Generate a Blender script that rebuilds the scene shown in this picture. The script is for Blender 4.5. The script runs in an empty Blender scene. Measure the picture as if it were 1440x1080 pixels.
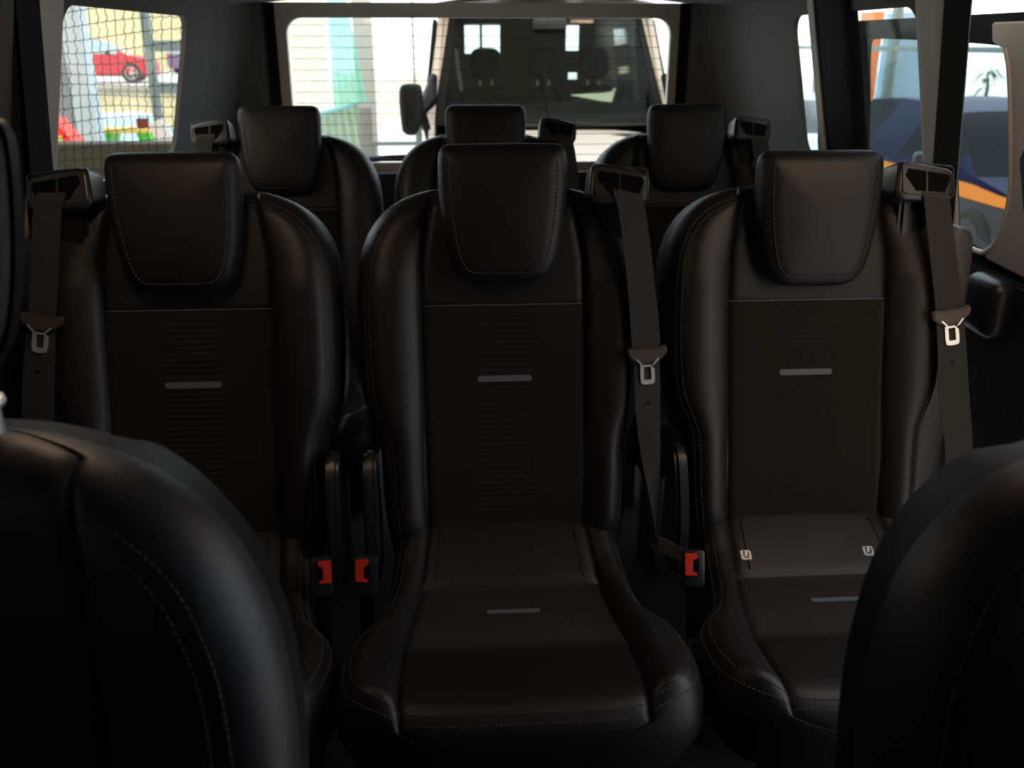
import bpy, bmesh, math, random
import numpy as np
from mathutils import Vector, Matrix, Euler
random.seed(4)
C = bpy.context.scene.collection
PI = math.pi
sin, cos = math.sin, math.cos
R_ = math.radians

# ------------------------------------------------------------------ materials
def mat(name, col, rough=.5, metal=0., spec=.5, bump=0., bscale=400., var=0., vscale=30., bump2=0., b2scale=6., trans=None, emit=0., sheen=0.):
    m = bpy.data.materials.new(name); m.use_nodes = True
    nt = m.node_tree; b = nt.nodes['Principled BSDF']
    b.inputs['Base Color'].default_value = (*col, 1); b.inputs['Roughness'].default_value = rough
    b.inputs['Metallic'].default_value = metal; b.inputs['Specular IOR Level'].default_value = spec
    if sheen: b.inputs['Sheen Weight'].default_value = sheen
    tc = nt.nodes.new('ShaderNodeTexCoord')
    def noise(sc, det=3):
        n = nt.nodes.new('ShaderNodeTexNoise'); n.inputs['Scale'].default_value = sc; n.inputs['Detail'].default_value = det
        nt.links.new(tc.outputs['Object'], n.inputs['Vector']); return n
    if var:
        n = noise(vscale); r = nt.nodes.new('ShaderNodeMix'); r.data_type = 'RGBA'
        r.inputs['A'].default_value = (*[c*(1-var) for c in col], 1); r.inputs['B'].default_value = (*[min(1, c*(1+var)) for c in col], 1)
        nt.links.new(n.outputs['Fac'], r.inputs['Factor']); nt.links.new(r.outputs['Result'], b.inputs['Base Color'])
    last = None
    if bump:
        v = nt.nodes.new('ShaderNodeTexVoronoi'); v.inputs['Scale'].default_value = bscale
        nt.links.new(tc.outputs['Object'], v.inputs['Vector'])
        bp = nt.nodes.new('ShaderNodeBump'); bp.inputs['Strength'].default_value = bump; bp.inputs['Distance'].default_value = .001
        nt.links.new(v.outputs['Distance'], bp.inputs['Height']); last = bp
    if bump2:
        n = noise(b2scale, 2); bp = nt.nodes.new('ShaderNodeBump'); bp.inputs['Strength'].default_value = bump2; bp.inputs['Distance'].default_value = .01
        nt.links.new(n.outputs['Fac'], bp.inputs['Height'])
        if last: nt.links.new(last.outputs['Normal'], bp.inputs['Normal'])
        last = bp
    if last: nt.links.new(last.outputs['Normal'], b.inputs['Normal'])
    if emit:
        b.inputs['Emission Color'].default_value = (*col, 1); b.inputs['Emission Strength'].default_value = emit
    return m
def glassmat(name, tint, refl=.06):
    m = bpy.data.materials.new(name); m.use_nodes = True; nt = m.node_tree; nt.nodes.clear()
    o = nt.nodes.new('ShaderNodeOutputMaterial'); t = nt.nodes.new('ShaderNodeBsdfTransparent'); g = nt.nodes.new('ShaderNodeBsdfGlossy')
    mx = nt.nodes.new('ShaderNodeMixShader'); f = nt.nodes.new('ShaderNodeLayerWeight'); f.inputs['Blend'].default_value = .5; pw = nt.nodes.new('ShaderNodeMath'); pw.operation = 'POWER'; pw.inputs[1].default_value = 4.5; ad = nt.nodes.new('ShaderNodeMath'); ad.inputs[1].default_value = .03
    t.inputs['Color'].default_value = (*tint, 1); g.inputs['Roughness'].default_value = .02
    mul = nt.nodes.new('ShaderNodeMath'); mul.operation = 'MULTIPLY'; mul.inputs[1].default_value = refl*10
    nt.links.new(f.outputs['Facing'], pw.inputs[0]); nt.links.new(pw.outputs[0], ad.inputs[0]); nt.links.new(ad.outputs[0], mul.inputs[0]); nt.links.new(mul.outputs[0], mx.inputs['Fac'])
    nt.links.new(t.outputs['BSDF'], mx.inputs[1]); nt.links.new(g.outputs['BSDF'], mx.inputs[2]); nt.links.new(mx.outputs['Shader'], o.inputs['Surface'])
    return m
def sheer(name, col, alpha):
    m = bpy.data.materials.new(name); m.use_nodes = True; nt = m.node_tree
    b = nt.nodes['Principled BSDF']; b.inputs['Base Color'].default_value = (*col, 1); b.inputs['Roughness'].default_value = .9
    b.inputs['Alpha'].default_value = alpha
    return m
M = {}
M['leather'] = mat('black_leather', (.012, .011, .0105), .42, spec=.34, bump=.25, bscale=700, bump2=.12, b2scale=9, var=.15)
M['insert_leather'] = mat('black_leather_smooth', (.010, .0095, .0095), .46, spec=.32, bump=.25, bscale=700)
M['front_leather'] = mat('front_seat_leather', (.017, .018, .021), .42, spec=.60, bump=.25, bscale=700, bump2=.08, b2scale=9)  # lighter, bluer, glossier copy of the leather, standing in for window sheen
M['fabric'] = mat('dark_woven_fabric', (.014, .013, .0105), .95, spec=.1, bump=.6, bscale=900, var=.35, vscale=900, sheen=.1)
M['stripe'] = mat('grey_strip', (.10, .11, .13), .6, spec=.3)
M['stitch'] = mat('grey_thread', (.06, .055, .05), .8)
M['piping'] = mat('grey_piping', (.07, .075, .08), .6)
M['shell'] = mat('black_shell', (.008, .008, .009), .55, spec=.3)
M['plastic'] = mat('black_plastic', (.014, .014, .015), .34, bump=.1, bscale=900)
M['guide'] = mat('belt_guide_plastic', (.022, .022, .022), .30)
M['pad'] = mat('pad_lit_grey', (.06, .055, .052), .5, bump=.2, bscale=600)  # light from the door opening is put into this lighter pad colour
M['slot'] = mat('slot_black', (.003, .003, .003), .8, spec=.05)
M['belt'] = mat('belt_webbing', (.028, .027, .025), .7, spec=.3, bump=.5, bscale=1200)
M['strap'] = mat('lit_webbing', (.10, .096, .09), .7, bump=.4, bscale=1200)  # belt webbing again, lightened to carry the light falling on it
M['tongue'] = mat('tongue_plastic', (.055, .040, .035), .5)
M['chrome'] = mat('chrome', (.85, .84, .84), .38, .75)
M['tag_metal'] = mat('tag_metal', (.42, .41, .40), .35, .7)
M['red'] = mat('red_plastic', (.62, .035, .02), .4)
M['trim'] = mat('grey_trim', (.58, .52, .46), .65, bump=.2, bscale=500)
M['trim_dark'] = mat('dark_trim', (.065, .06, .055), .7, bump=.2, bscale=500)
M['seal'] = mat('rubber_seal', (.008, .008, .008), .8, spec=.2)
M['headliner'] = mat('headliner', (.20, .19, .18), .9, bump=.3, bscale=600)
M['carpet'] = mat('carpet', (.005, .005, .005), .95, bump=.8, bscale=300)
M['dark'] = mat('dark_panel', (.016, .017, .022), .45)
M['glass'] = glassmat('clear_glass', (.93, .96, .95), .025)
M['tint'] = glassmat('tinted_glass', (.80, .86, .86), .03)
M['van_black'] = mat('van_black_plastic', (.003, .003, .003), .4, spec=.16)
M['van_seat'] = mat('van_seat_cloth', (.010, .012, .013), .8, spec=.2)
M['light_cut'] = glassmat('light_cut_glass', (.28, .31, .33), .03)  # dark tint added to the unseen side panes to hold back daylight
M['van_glass'] = glassmat('van_windscreen', (.74, .79, .75), .02)
M['wire'] = mat('heater_wire', (.06, .05, .05), .6)
M['white_paint'] = mat('white_paint', (.60, .54, .48), .35)
M['paper'] = mat('paper', (.95, .93, .82), .7)
M['rubber'] = mat('tyre', (.02, .02, .02), .8)
M['rim'] = mat('alloy', (.6, .62, .65), .3, .8)
M['ground'] = mat('pale_floor', (.78, .78, .76), .6, var=.05, vscale=1)
M['street'] = mat('street', (.70, .72, .74), .8, var=.06, vscale=.6)
M['steel'] = mat('grey_steel', (.16, .22, .23), .5)
M['net'] = mat('net_cord', (.004, .012, .012), .9, spec=.1)
M['cream'] = mat('cream_brick', (.92, .80, .56), .85, var=.25, vscale=2.5)
M['ivory'] = mat('ivory_wall', (.95, .92, .80), .85, var=.06, vscale=3)
M['pale_wall'] = mat('pale_blue_wall', (.46, .54, .60), .8)
M['greywall'] = mat('grey_column', (.24, .26, .275), .8)
M['brown'] = mat('brown_parapet', (.030, .024, .011), .8, var=.4, vscale=14)
M['teal'] = sheer('teal_net', (.42, .92, .80), .55)
M['paleteal'] = sheer('pale_teal_net', (.50, .66, .54), .75)
M['aqua'] = mat('aqua_band', (.30, .72, .80), .7)
M['bluenet'] = mat('pale_blue_cord', (.35, .62, .72), .8)
M['car_red'] = mat('red_paint', (.62, .02, .05), .3)
M['car_white'] = mat('car_white', (.70, .78, .80), .3)
M['car_pale'] = mat('pale_blue_paint', (.45, .66, .72), .22)
M['car_blue'] = mat('dark_blue_paint', (.004, .006, .05), .4, spec=.07)
M['car_glass_black'] = mat('car_glass_black', (.004, .004, .007), .5, spec=.05)
M['car_violet'] = mat('violet_paint', (.22, .16, .30), .3)
M['car_glass'] = mat('car_glass_dark', (.03, .05, .06), .08)
M['car_glass_pale'] = mat('car_glass_pale', (.42, .58, .66), .1)
M['orange'] = mat('orange_vinyl', (.80, .24, .01), .5)
M['sign_orange'] = mat('orange_sign', (.95, .22, .05), .5)
M['sky_panel'] = mat('blue_panel', (.25, .45, .65), .6)
M['green'] = mat('green_plastic', (.08, .50, .05), .45)
M['yellow'] = mat('yellow_wood', (.75, .55, .12), .6)
M['maroon'] = mat('maroon', (.22, .02, .02), .5)
M['redtoy'] = mat('red_pad', (.85, .06, .03), .5)
M['leaf'] = mat('leaf', (.05, .13, .04), .6, var=.3)
M['pot'] = mat('pot', (.10, .09, .08), .6)
M['beige'] = mat('beige_wall', (.50, .40, .32), .8)
M['board'] = mat('board', (.62, .58, .58), .6)
M['lampface'] = mat('lamp_face', (1, .82, .6), .5, emit=6)

# ------------------------------------------------------------------ mesh helpers
class MB:
    def __init__(s): s.v = []; s.f = []
    def add(s, vs, fs):
        k = len(s.v); s.v += [tuple(v) for v in vs]; s.f += [tuple(i+k for i in f) for f in fs]; return s
    def bm(s, b):
        b.verts.ensure_lookup_table(); b.verts.index_update()
        s.add([v.co[:] for v in b.verts], [[v.index for v in f.verts] for f in b.faces]); b.free(); return s
    def box(s, c, d, bev=0., rot=None, seg=2):
        b = bmesh.new(); bmesh.ops.create_cube(b, size=1.)
        for v in b.verts: v.co = Vector((v.co.x*d[0], v.co.y*d[1], v.co.z*d[2]))
        if bev: bmesh.ops.bevel(b, geom=b.edges[:], offset=bev, segments=seg, affect='EDGES', profile=.5)
        mt = Matrix.Translation(c)
        if rot: mt = mt @ Euler(rot).to_matrix().to_4x4()
        b.transform(mt); return s.bm(b)
    def cyl(s, c, r, h, n=24, rot=None, r2=None, bev=0.):
        b = bmesh.new(); bmesh.ops.create_cone(b, cap_ends=True, segments=n, radius1=r, radius2=r if r2 is None else r2, depth=h)
        if bev: bmesh.ops.bevel(b, geom=[e for e in b.edges if len(e.link_faces) == 2 and e.calc_face_angle() > .6], offset=bev, segments=2, affect='EDGES')
        mt = Matrix.Translation(c)
        if rot: mt = mt @ Euler(rot).to_matrix().to_4x4()
        b.transform(mt); return s.bm(b)
    def torus(s, c, R, r, n=28, k=10, rot=None):
        vs = []; fs = []
        for i in range(n):
            a = 2*PI*i/n
            for j in range(k):
                t = 2*PI*j/k; q = R + r*cos(t); vs.append(Vector((q*cos(a), q*sin(a), r*sin(t))))
        for i in range(n):
            for j in range(k): fs.append((i*k+j, ((i+1) % n)*k+j, ((i+1) % n)*k+(j+1) % k, i*k+(j+1) % k))
        mt = Matrix.Translation(c)
        if rot: mt = mt @ Euler(rot).to_matrix().to_4x4()
        return s.add([mt @ v for v in vs], fs)
    def tube(s, pts, r, n=8, closed=False):
        pts = [Vector(p) for p in pts]; m = len(pts); vs = []; fs = []; prev = None
        for i, p in enumerate(pts):
            if closed: t = pts[(i+1) % m] - pts[i-1]
            else: t = pts[min(i+1, m-1)] - pts[max(i-1, 0)]
            t.normalize()
            a = prev if prev else (Vector((0, 0, 1)) if abs(t.z) < .9 else Vector((1, 0, 0)))
            u = (a - t*a.dot(t)).normalized(); w = t.cross(u); prev = u
            rr = r[i] if isinstance(r, (list, tuple)) else r
            vs += [p + u*rr*cos(2*PI*k/n) + w*rr*sin(2*PI*k/n) for k in range(n)]
        for i in range(m if closed else m-1):
            j = (i+1) % m
            for k in range(n): fs.append((i*n+k, i*n+(k+1) % n, j*n+(k+1) % n, j*n+k))
        if not closed: fs += [tuple(range(n-1, -1, -1)), tuple(range((m-1)*n, m*n))]
        return s.add(vs, fs)
    def prism(s, pts, d, fn, bev=0.):
        """outline pts (2D) extruded by d; fn(a,b,t) gives the 3D point"""
        b = bmesh.new()
        lo = [b.verts.new(fn(p[0], p[1], 0)) for p in pts]; hi = [b.verts.new(fn(p[0], p[1], d)) for p in pts]
        n = len(pts); b.faces.new(lo[::-1]); b.faces.new(hi)
        for i in range(n): b.faces.new((lo[i], lo[(i+1) % n], hi[(i+1) % n], hi[i]))
        bmesh.ops.recalc_face_normals(b, faces=b.faces[:])
        if bev: bmesh.ops.bevel(b, geom=[e for e in b.edges if e.calc_face_angle(0) > .7], offset=bev, segments=2, affect='EDGES')
        return s.bm(b)
    def holed(s, outer, holes, d, fn):
        """panel with holes: 2D outlines filled, then extruded by d"""
        b = bmesh.new(); es = []
        for loop in [outer] + holes:
            vv = [b.verts.new((p[0], p[1], 0)) for p in loop]
            es += [b.edges.new((vv[i], vv[(i+1) % len(vv)])) for i in range(len(vv))]
        bmesh.ops.triangle_fill(b, use_beauty=True, use_dissolve=False, edges=es)
        r = bmesh.ops.extrude_face_region(b, geom=b.faces[:])
        top = {v for v in r['geom'] if isinstance(v, bmesh.types.BMVert)}
        for v in b.verts: v.co = Vector(fn(v.co.x, v.co.y, d if v in top else 0))
        bmesh.ops.recalc_face_normals(b, faces=b.faces[:])
        return s.bm(b)
    def grid(s, P):
        n = len(P); m = len(P[0]); vs = [p for r in P for p in r]
        return s.add(vs, [(i*m+j, i*m+j+1, (i+1)*m+j+1, (i+1)*m+j) for i in range(n-1) for j in range(m-1)])
    def build(s, name, material, parent=None, loc=None, ang=40, smooth=True):
        me = bpy.data.meshes.new(name); me.from_pydata([tuple(v) for v in s.v], [], s.f); me.update()
        b = bmesh.new(); b.from_mesh(me); bmesh.ops.remove_doubles(b, verts=b.verts[:], dist=1e-6)
        bmesh.ops.recalc_face_normals(b, faces=b.faces[:]); b.to_mesh(me); b.free()
        me.materials.append(material)
        if smooth:
            me.polygons.foreach_set('use_smooth', [True]*len(me.polygons)); me.set_sharp_from_angle(angle=R_(ang))
        o = bpy.data.objects.new(name, me); C.objects.link(o)
        if loc: o.location = loc
        if parent: o.parent = parent
        return o
def tag(o, label=None, cat=None, group=None, kind=None):
    if label: o['label'] = label
    if cat: o['category'] = cat
    if group: o['group'] = group
    if kind: o['kind'] = kind
    return o
def thing(name, label, cat, loc=(0, 0, 0), rz=0, group=None):
    o = bpy.data.objects.new(name, None); C.objects.link(o); o.empty_display_size = .05
    o.location = loc; o.rotation_euler = (0, 0, rz); return tag(o, label, cat, group)
def copy_tree(o, parent=None):
    c = o.copy(); C.objects.link(c)
    if parent: c.parent = parent
    for ch in list(o.children): copy_tree(ch, c)
    return c
def struct(o): o['kind'] = 'structure'; return o
def ip(x, tab):
    return float(np.interp(x, [t[0] for t in tab], [t[1] for t in tab]))
def rrect(x0, y0, x1, y1, r, n=6):
    out = []
    for cx, cy, a in ((x1-r, y1-r, 0), (x0+r, y1-r, 90), (x0+r, y0+r, 180), (x1-r, y0+r, 270)):
        for k in range(n+1):
            t = R_(a + 90*k/n); out.append((cx + r*cos(t), cy + r*sin(t)))
    return out
def dist_poly(px, py, P, closed=False):
    P = np.asarray(P, float); A = P[:-1]; B = P[1:]
    if closed: A = P; B = np.roll(P, -1, 0)
    AB = B - A; L = (AB**2).sum(1) + 1e-12
    t = np.clip(((px-A[:, 0])*AB[:, 0] + (py-A[:, 1])*AB[:, 1])/L, 0, 1)
    return float(np.sqrt(((px-A[:, 0]-t*AB[:, 0])**2 + (py-A[:, 1]-t*AB[:, 1])**2).min()))
def resample(P, step):
    P = np.asarray(P, float); seg = np.sqrt(((P[1:]-P[:-1])**2).sum(1)); cum = np.concatenate([[0], np.cumsum(seg)])
    n = max(2, int(cum[-1]/step)); t = np.linspace(0, cum[-1], n)
    return np.stack([np.interp(t, cum, P[:, k]) for k in range(P.shape[1])], 1)
def smooth_poly(P, it=2):
    P = np.asarray(P, float)
    for _ in range(it):                                     # corner cutting, ends kept
        Q = [P[0]]
        for a, b in zip(P[:-1], P[1:]): Q += [a*.75+b*.25, a*.25+b*.75]
        Q.append(P[-1]); P = np.array(Q)
    return P
def inset_poly(P, d, sgn=1):
    P = np.asarray(P, float); T = np.gradient(P, axis=0); T /= np.linalg.norm(T, axis=1)[:, None] + 1e-9
    return P + sgn*d*np.stack([-T[:, 1], T[:, 0]], 1)
def stitches(mb, path2, surf, dash=.0042, gap=.0028, wid=.0011, lift=.0009):
    """thread dashes along a 2D path lying on surf(a,b,n)"""
    pts = resample(path2, .0014)
    k = max(1, int(round(dash/.0014))); p = k + max(1, int(round(gap/.0014)))
    for i in range(0, len(pts)-k, p):
        a, b = pts[i], pts[i+k]
        A = Vector(surf(a[0], a[1], lift)); B = Vector(surf(b[0], b[1], lift)); A0 = Vector(surf(a[0], a[1], -.001)); B0 = Vector(surf(b[0], b[1], -.001))
        t = (B-A).normalized(); nn = (A-A0).normalized(); sd = t.cross(nn)*wid*.5
        mb.add([A0-sd*1.6, A0+sd*1.6, A+sd, A-sd, B0-sd*1.6, B0+sd*1.6, B+sd, B-sd],
               [(0, 3, 2, 1), (4, 5, 6, 7), (0, 1, 5, 4), (1, 2, 6, 5), (2, 3, 7, 6), (3, 0, 4, 7)])

# ------------------------------------------------------------------ a padded shape: outline + rolled edge, front and back
RING = [1, .992, .975, .95, .92, .88, .83, .76, .66, .54, .4, .24, .1]
def pad(outline, fn, thick, roll=.02, crown=.006, rollb=None, gro=None, ring=RING):
    """fn(a,b,n) -> xyz, n towards the viewer; the front face crowns out to n=0"""
    O = np.asarray(outline, float); c = O.mean(0); n = len(O); mb = MB(); rollb = rollb or roll
    def side(front):
        P = []
        rr = roll if front else rollb
        for t in ring:
            row = []
            for q in O:
                p = c + (q-c)*t; d = dist_poly(p[0], p[1], O, True) if t < 1 else 0
                h = -rr*(1-math.sqrt(max(0, 1-(1-min(1, d/rr))**2)))
                h += crown*(-t*t)
                if front and gro: h += gro(p[0], p[1], d)
                row.append(fn(p[0], p[1], h if front else -thick-h))
            P.append(row)
        return P
    for front in (True, False):
        P = side(front); vs = [p for r in P for p in r]; k = len(vs)
        cen = fn(c[0], c[1], 0 if front else -thick); fs = []
        for i in range(len(P)-1):
            for j in range(n): fs.append((i*n+j, i*n+(j+1) % n, (i+1)*n+(j+1) % n, (i+1)*n+j))
        for j in range(n): fs.append(((len(P)-1)*n+j, (len(P)-1)*n+(j+1) % n, k))
        mb.add(vs+[cen], fs)
        if front: F0 = P[0]
        else: B0 = P[0]
    mb.add(F0+B0, [(j, (j+1) % n, n+(j+1) % n, n+j) for j in range(n)])
    def surf(a, b, l=0):
        d = dist_poly(a, b, O, True); h = -roll*(1-math.sqrt(max(0, 1-(1-min(1, d/roll))**2)))
        tt = 1-min(1, d/max(1e-6, dist_poly(c[0], c[1], O, True)))
        return fn(a, b, h - crown*tt*tt + l)
    return mb, surf, O

# ------------------------------------------------------------------ seats
def sym(tab):                                                # half outline (w, half width) -> closed right-to-left polyline (u, w)
    r = [(h, w) for w, h in tab]
    return r + [(-h, w) for h, w in r[::-1]]
def backrest(root, hwtab, seamtab, top, low, split, base, rec, R, bulge, stitch_d, ribs=None, piping=True, depth=.125, lea='leather', ins='insert_leather'):
    sr, cr = sin(R_(rec)), cos(R_(rec)); yb, zb = base
    P = lambda u, w, n: (u, yb + w*sr - n*cr, zb + w*cr + n*sr)
    half = smooth_poly([(h, w) for w, h in hwtab], 2)
    W = half[:, 1]; H = half[:, 0]
    order = np.argsort(W, kind='stable')
    hw = lambda w: float(np.interp(w, W[order], H[order]))
    outline = np.concatenate([half, [(-h, w) for h, w in half[::-1]]])
    seam = lambda w: min(ip(w, seamtab), hw(w)*.86)
    def h(u, w):
        a = abs(u); hh = hw(w); s = seam(w); n = 0.
        d = dist_poly(u, w, outline)
        if a > s:
            t = min(1, (a-s)/max(1e-4, hh-s))
            f = max(0, min(1, (top-w)/.16))*min(1, max(0, (w-low)/.06))
            n += bulge*sin(PI*min(1, t*1.02))**.75*f
        else: n -= .006*(1-(a/s)**2)*max(0, min(1, (split-w)/.1)) - .006*math.exp(-((w-.10)/.09)**2)
        if d < R: n -= R*1.0*(1-math.sqrt(max(0, 1-(1-d/R)**2)))
        n -= .006*math.exp(-((a-s)/.0045)**2)
        if a < s: n -= .003*math.exp(-((w-split)/.004)**2)
        for sd in stitch_d[:1]: n -= .0022*math.exp(-((d-sd-.004)/.0028)**2)
        return n
    rows = sorted(set([round(x, 5) for x in np.linspace(low, top-.06, 46)] + [round(top-.06*(1-math.sin(PI/2*k/14)), 5) for k in range(15)] +
                      [split-.006, split-.003, split, split+.003, split+.006] + ([ribs[1], ribs[2]] if ribs else [])))
    cin = [0, .3, .6, .8, .9, .95, .975, 1.0]; cout = [.03, .06, .1, .17, .25, .34, .43, .52, .6, .68, .75, .81, .86, .9, .935, .965, .985, 1.]
    G = []; 
    for w in rows:
        s, hh = seam(w), hw(w)
        ri = ribs[0] if ribs else .05
        inner = [0, ri*.5, min(ri, s*.5)] + [min(ri, s*.5) + (s-min(ri, s*.5))*c for c in cin[2:]]
        us = inner + [s + (hh-s)*c for c in cout]
        us = [-x for x in us[:0:-1]] + us
        G.append([(u, w) for u in us])
    nc = len(G[0]); mid = nc//2; ni = 2 + len(cin[2:])
    V = [[P(u, w, h(u, w)) for u, w in r] for r in G]
    parts = {'bolster_l': MB(), 'bolster_r': MB(), 'upper_panel': MB(), 'centre_panel': MB()}
    for i in range(len(rows)-1):
        wm = (rows[i]+rows[i+1])/2
        for j in range(nc-1):
            jj = j - mid
            if jj >= ni: k = 'bolster_r'
            elif jj < -ni: k = 'bolster_l'
            elif wm > split: k = 'upper_panel'
            else:
                if ribs and -2 <= jj < 2 and ribs[1] < wm < ribs[2]: continue
                k = 'centre_panel'
            parts[k].add([V[i][j], V[i][j+1], V[i+1][j+1], V[i+1][j]], [(0, 1, 2, 3)])
    parts['bolster_l'].build('bolster', M[lea], root, ang=80); parts['bolster_r'].build('bolster', M[lea], root, ang=80)
    parts['upper_panel'].build('upper_panel', M[ins], root, ang=80)
    cp = parts['centre_panel'].build('centre_panel', M['fabric'] if ribs else M[lea], root, ang=80)
    # shell: rim and back
    sh = MB()
    per = [V[i][0] for i in range(len(rows))] + V[-1][1:-1] + [V[i][-1] for i in range(len(rows)-1, -1, -1)]
    pg = [G[i][0] for i in range(len(rows))] + G[-1][1:-1] + [G[i][-1] for i in range(len(rows)-1, -1, -1)]
    mids = [P(u*1.0, w, -depth*.75) for u, w in pg]; bk = [P(u*.93, w if w < top-.03 else top-.03+(w-top+.03)*.3, -depth) for u, w in pg]
    n = len(per)
    for A, B in ((per, mids), (mids, bk)):
        sh.add(A+B, [(k, k+1, n+k+1, n+k) for k in range(n-1)])
    nr = len(rows); L = bk[:nr]; Rr = bk[::-1][:nr]
    sh.add(L+Rr, [(k, k+1, nr+k+1, nr+k) for k in range(nr-1)])
    sh.add(bk[nr-1:n-nr+1], [tuple(range(n-2*nr+2))])
    sh.build('back_shell', M['shell'], root, ang=50)
    if ribs:
        rw, r0, r1 = ribs; rb = MB(); N = int((r1-r0)/.0098*7)
        gr = []
        for i in range(N+1):
            w = r0 + (r1-r0)*i/N; row = []
            for u in np.linspace(-rw, rw, 15):
                e = min(1, (rw-abs(u))/.005)*min(1, (w-r0)/.004, (r1-w)/.004)
                q = 1 if abs(w-.255) > .013 else 0
                row.append(P(u, w, h(u, w) + .0013*e*q*(sin(2*PI*w/.0098)-.4)))
            gr.append(row)
        rb.grid(gr).build('ribbed_insert', M['fabric'], root, ang=80)
        st = MB(); st.prism(rrect(-.047, .2497, .047, .2603, .004), .0022, lambda a, b, t: P(a, b, h(a, b)+t-.0006)); st.build('grey_bar', M['stripe'], root)
    if piping:
        pp = MB(); us = np.linspace(-seam(split)+.002, seam(split)-.002, 30)
        pp.tube([P(u, split+.001, h(u, split)+.0016) for u in us], .0013, 6); pp.build('piping', M['piping'], root)
    S = lambda u, w, l=0: P(u, w, h(u, w)+l)
    st = MB()
    dense = resample(outline, .004)
    for d in stitch_d:
        q = inset_poly(dense, d, 1); q = np.array([p for p in q if dist_poly(p[0], p[1], outline) > d*.97 and p[1] > low+.02])
        stitches(st, q, S)
    st.build('stitching', M['stitch'], root, smooth=False)
    return P, h, S

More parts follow.
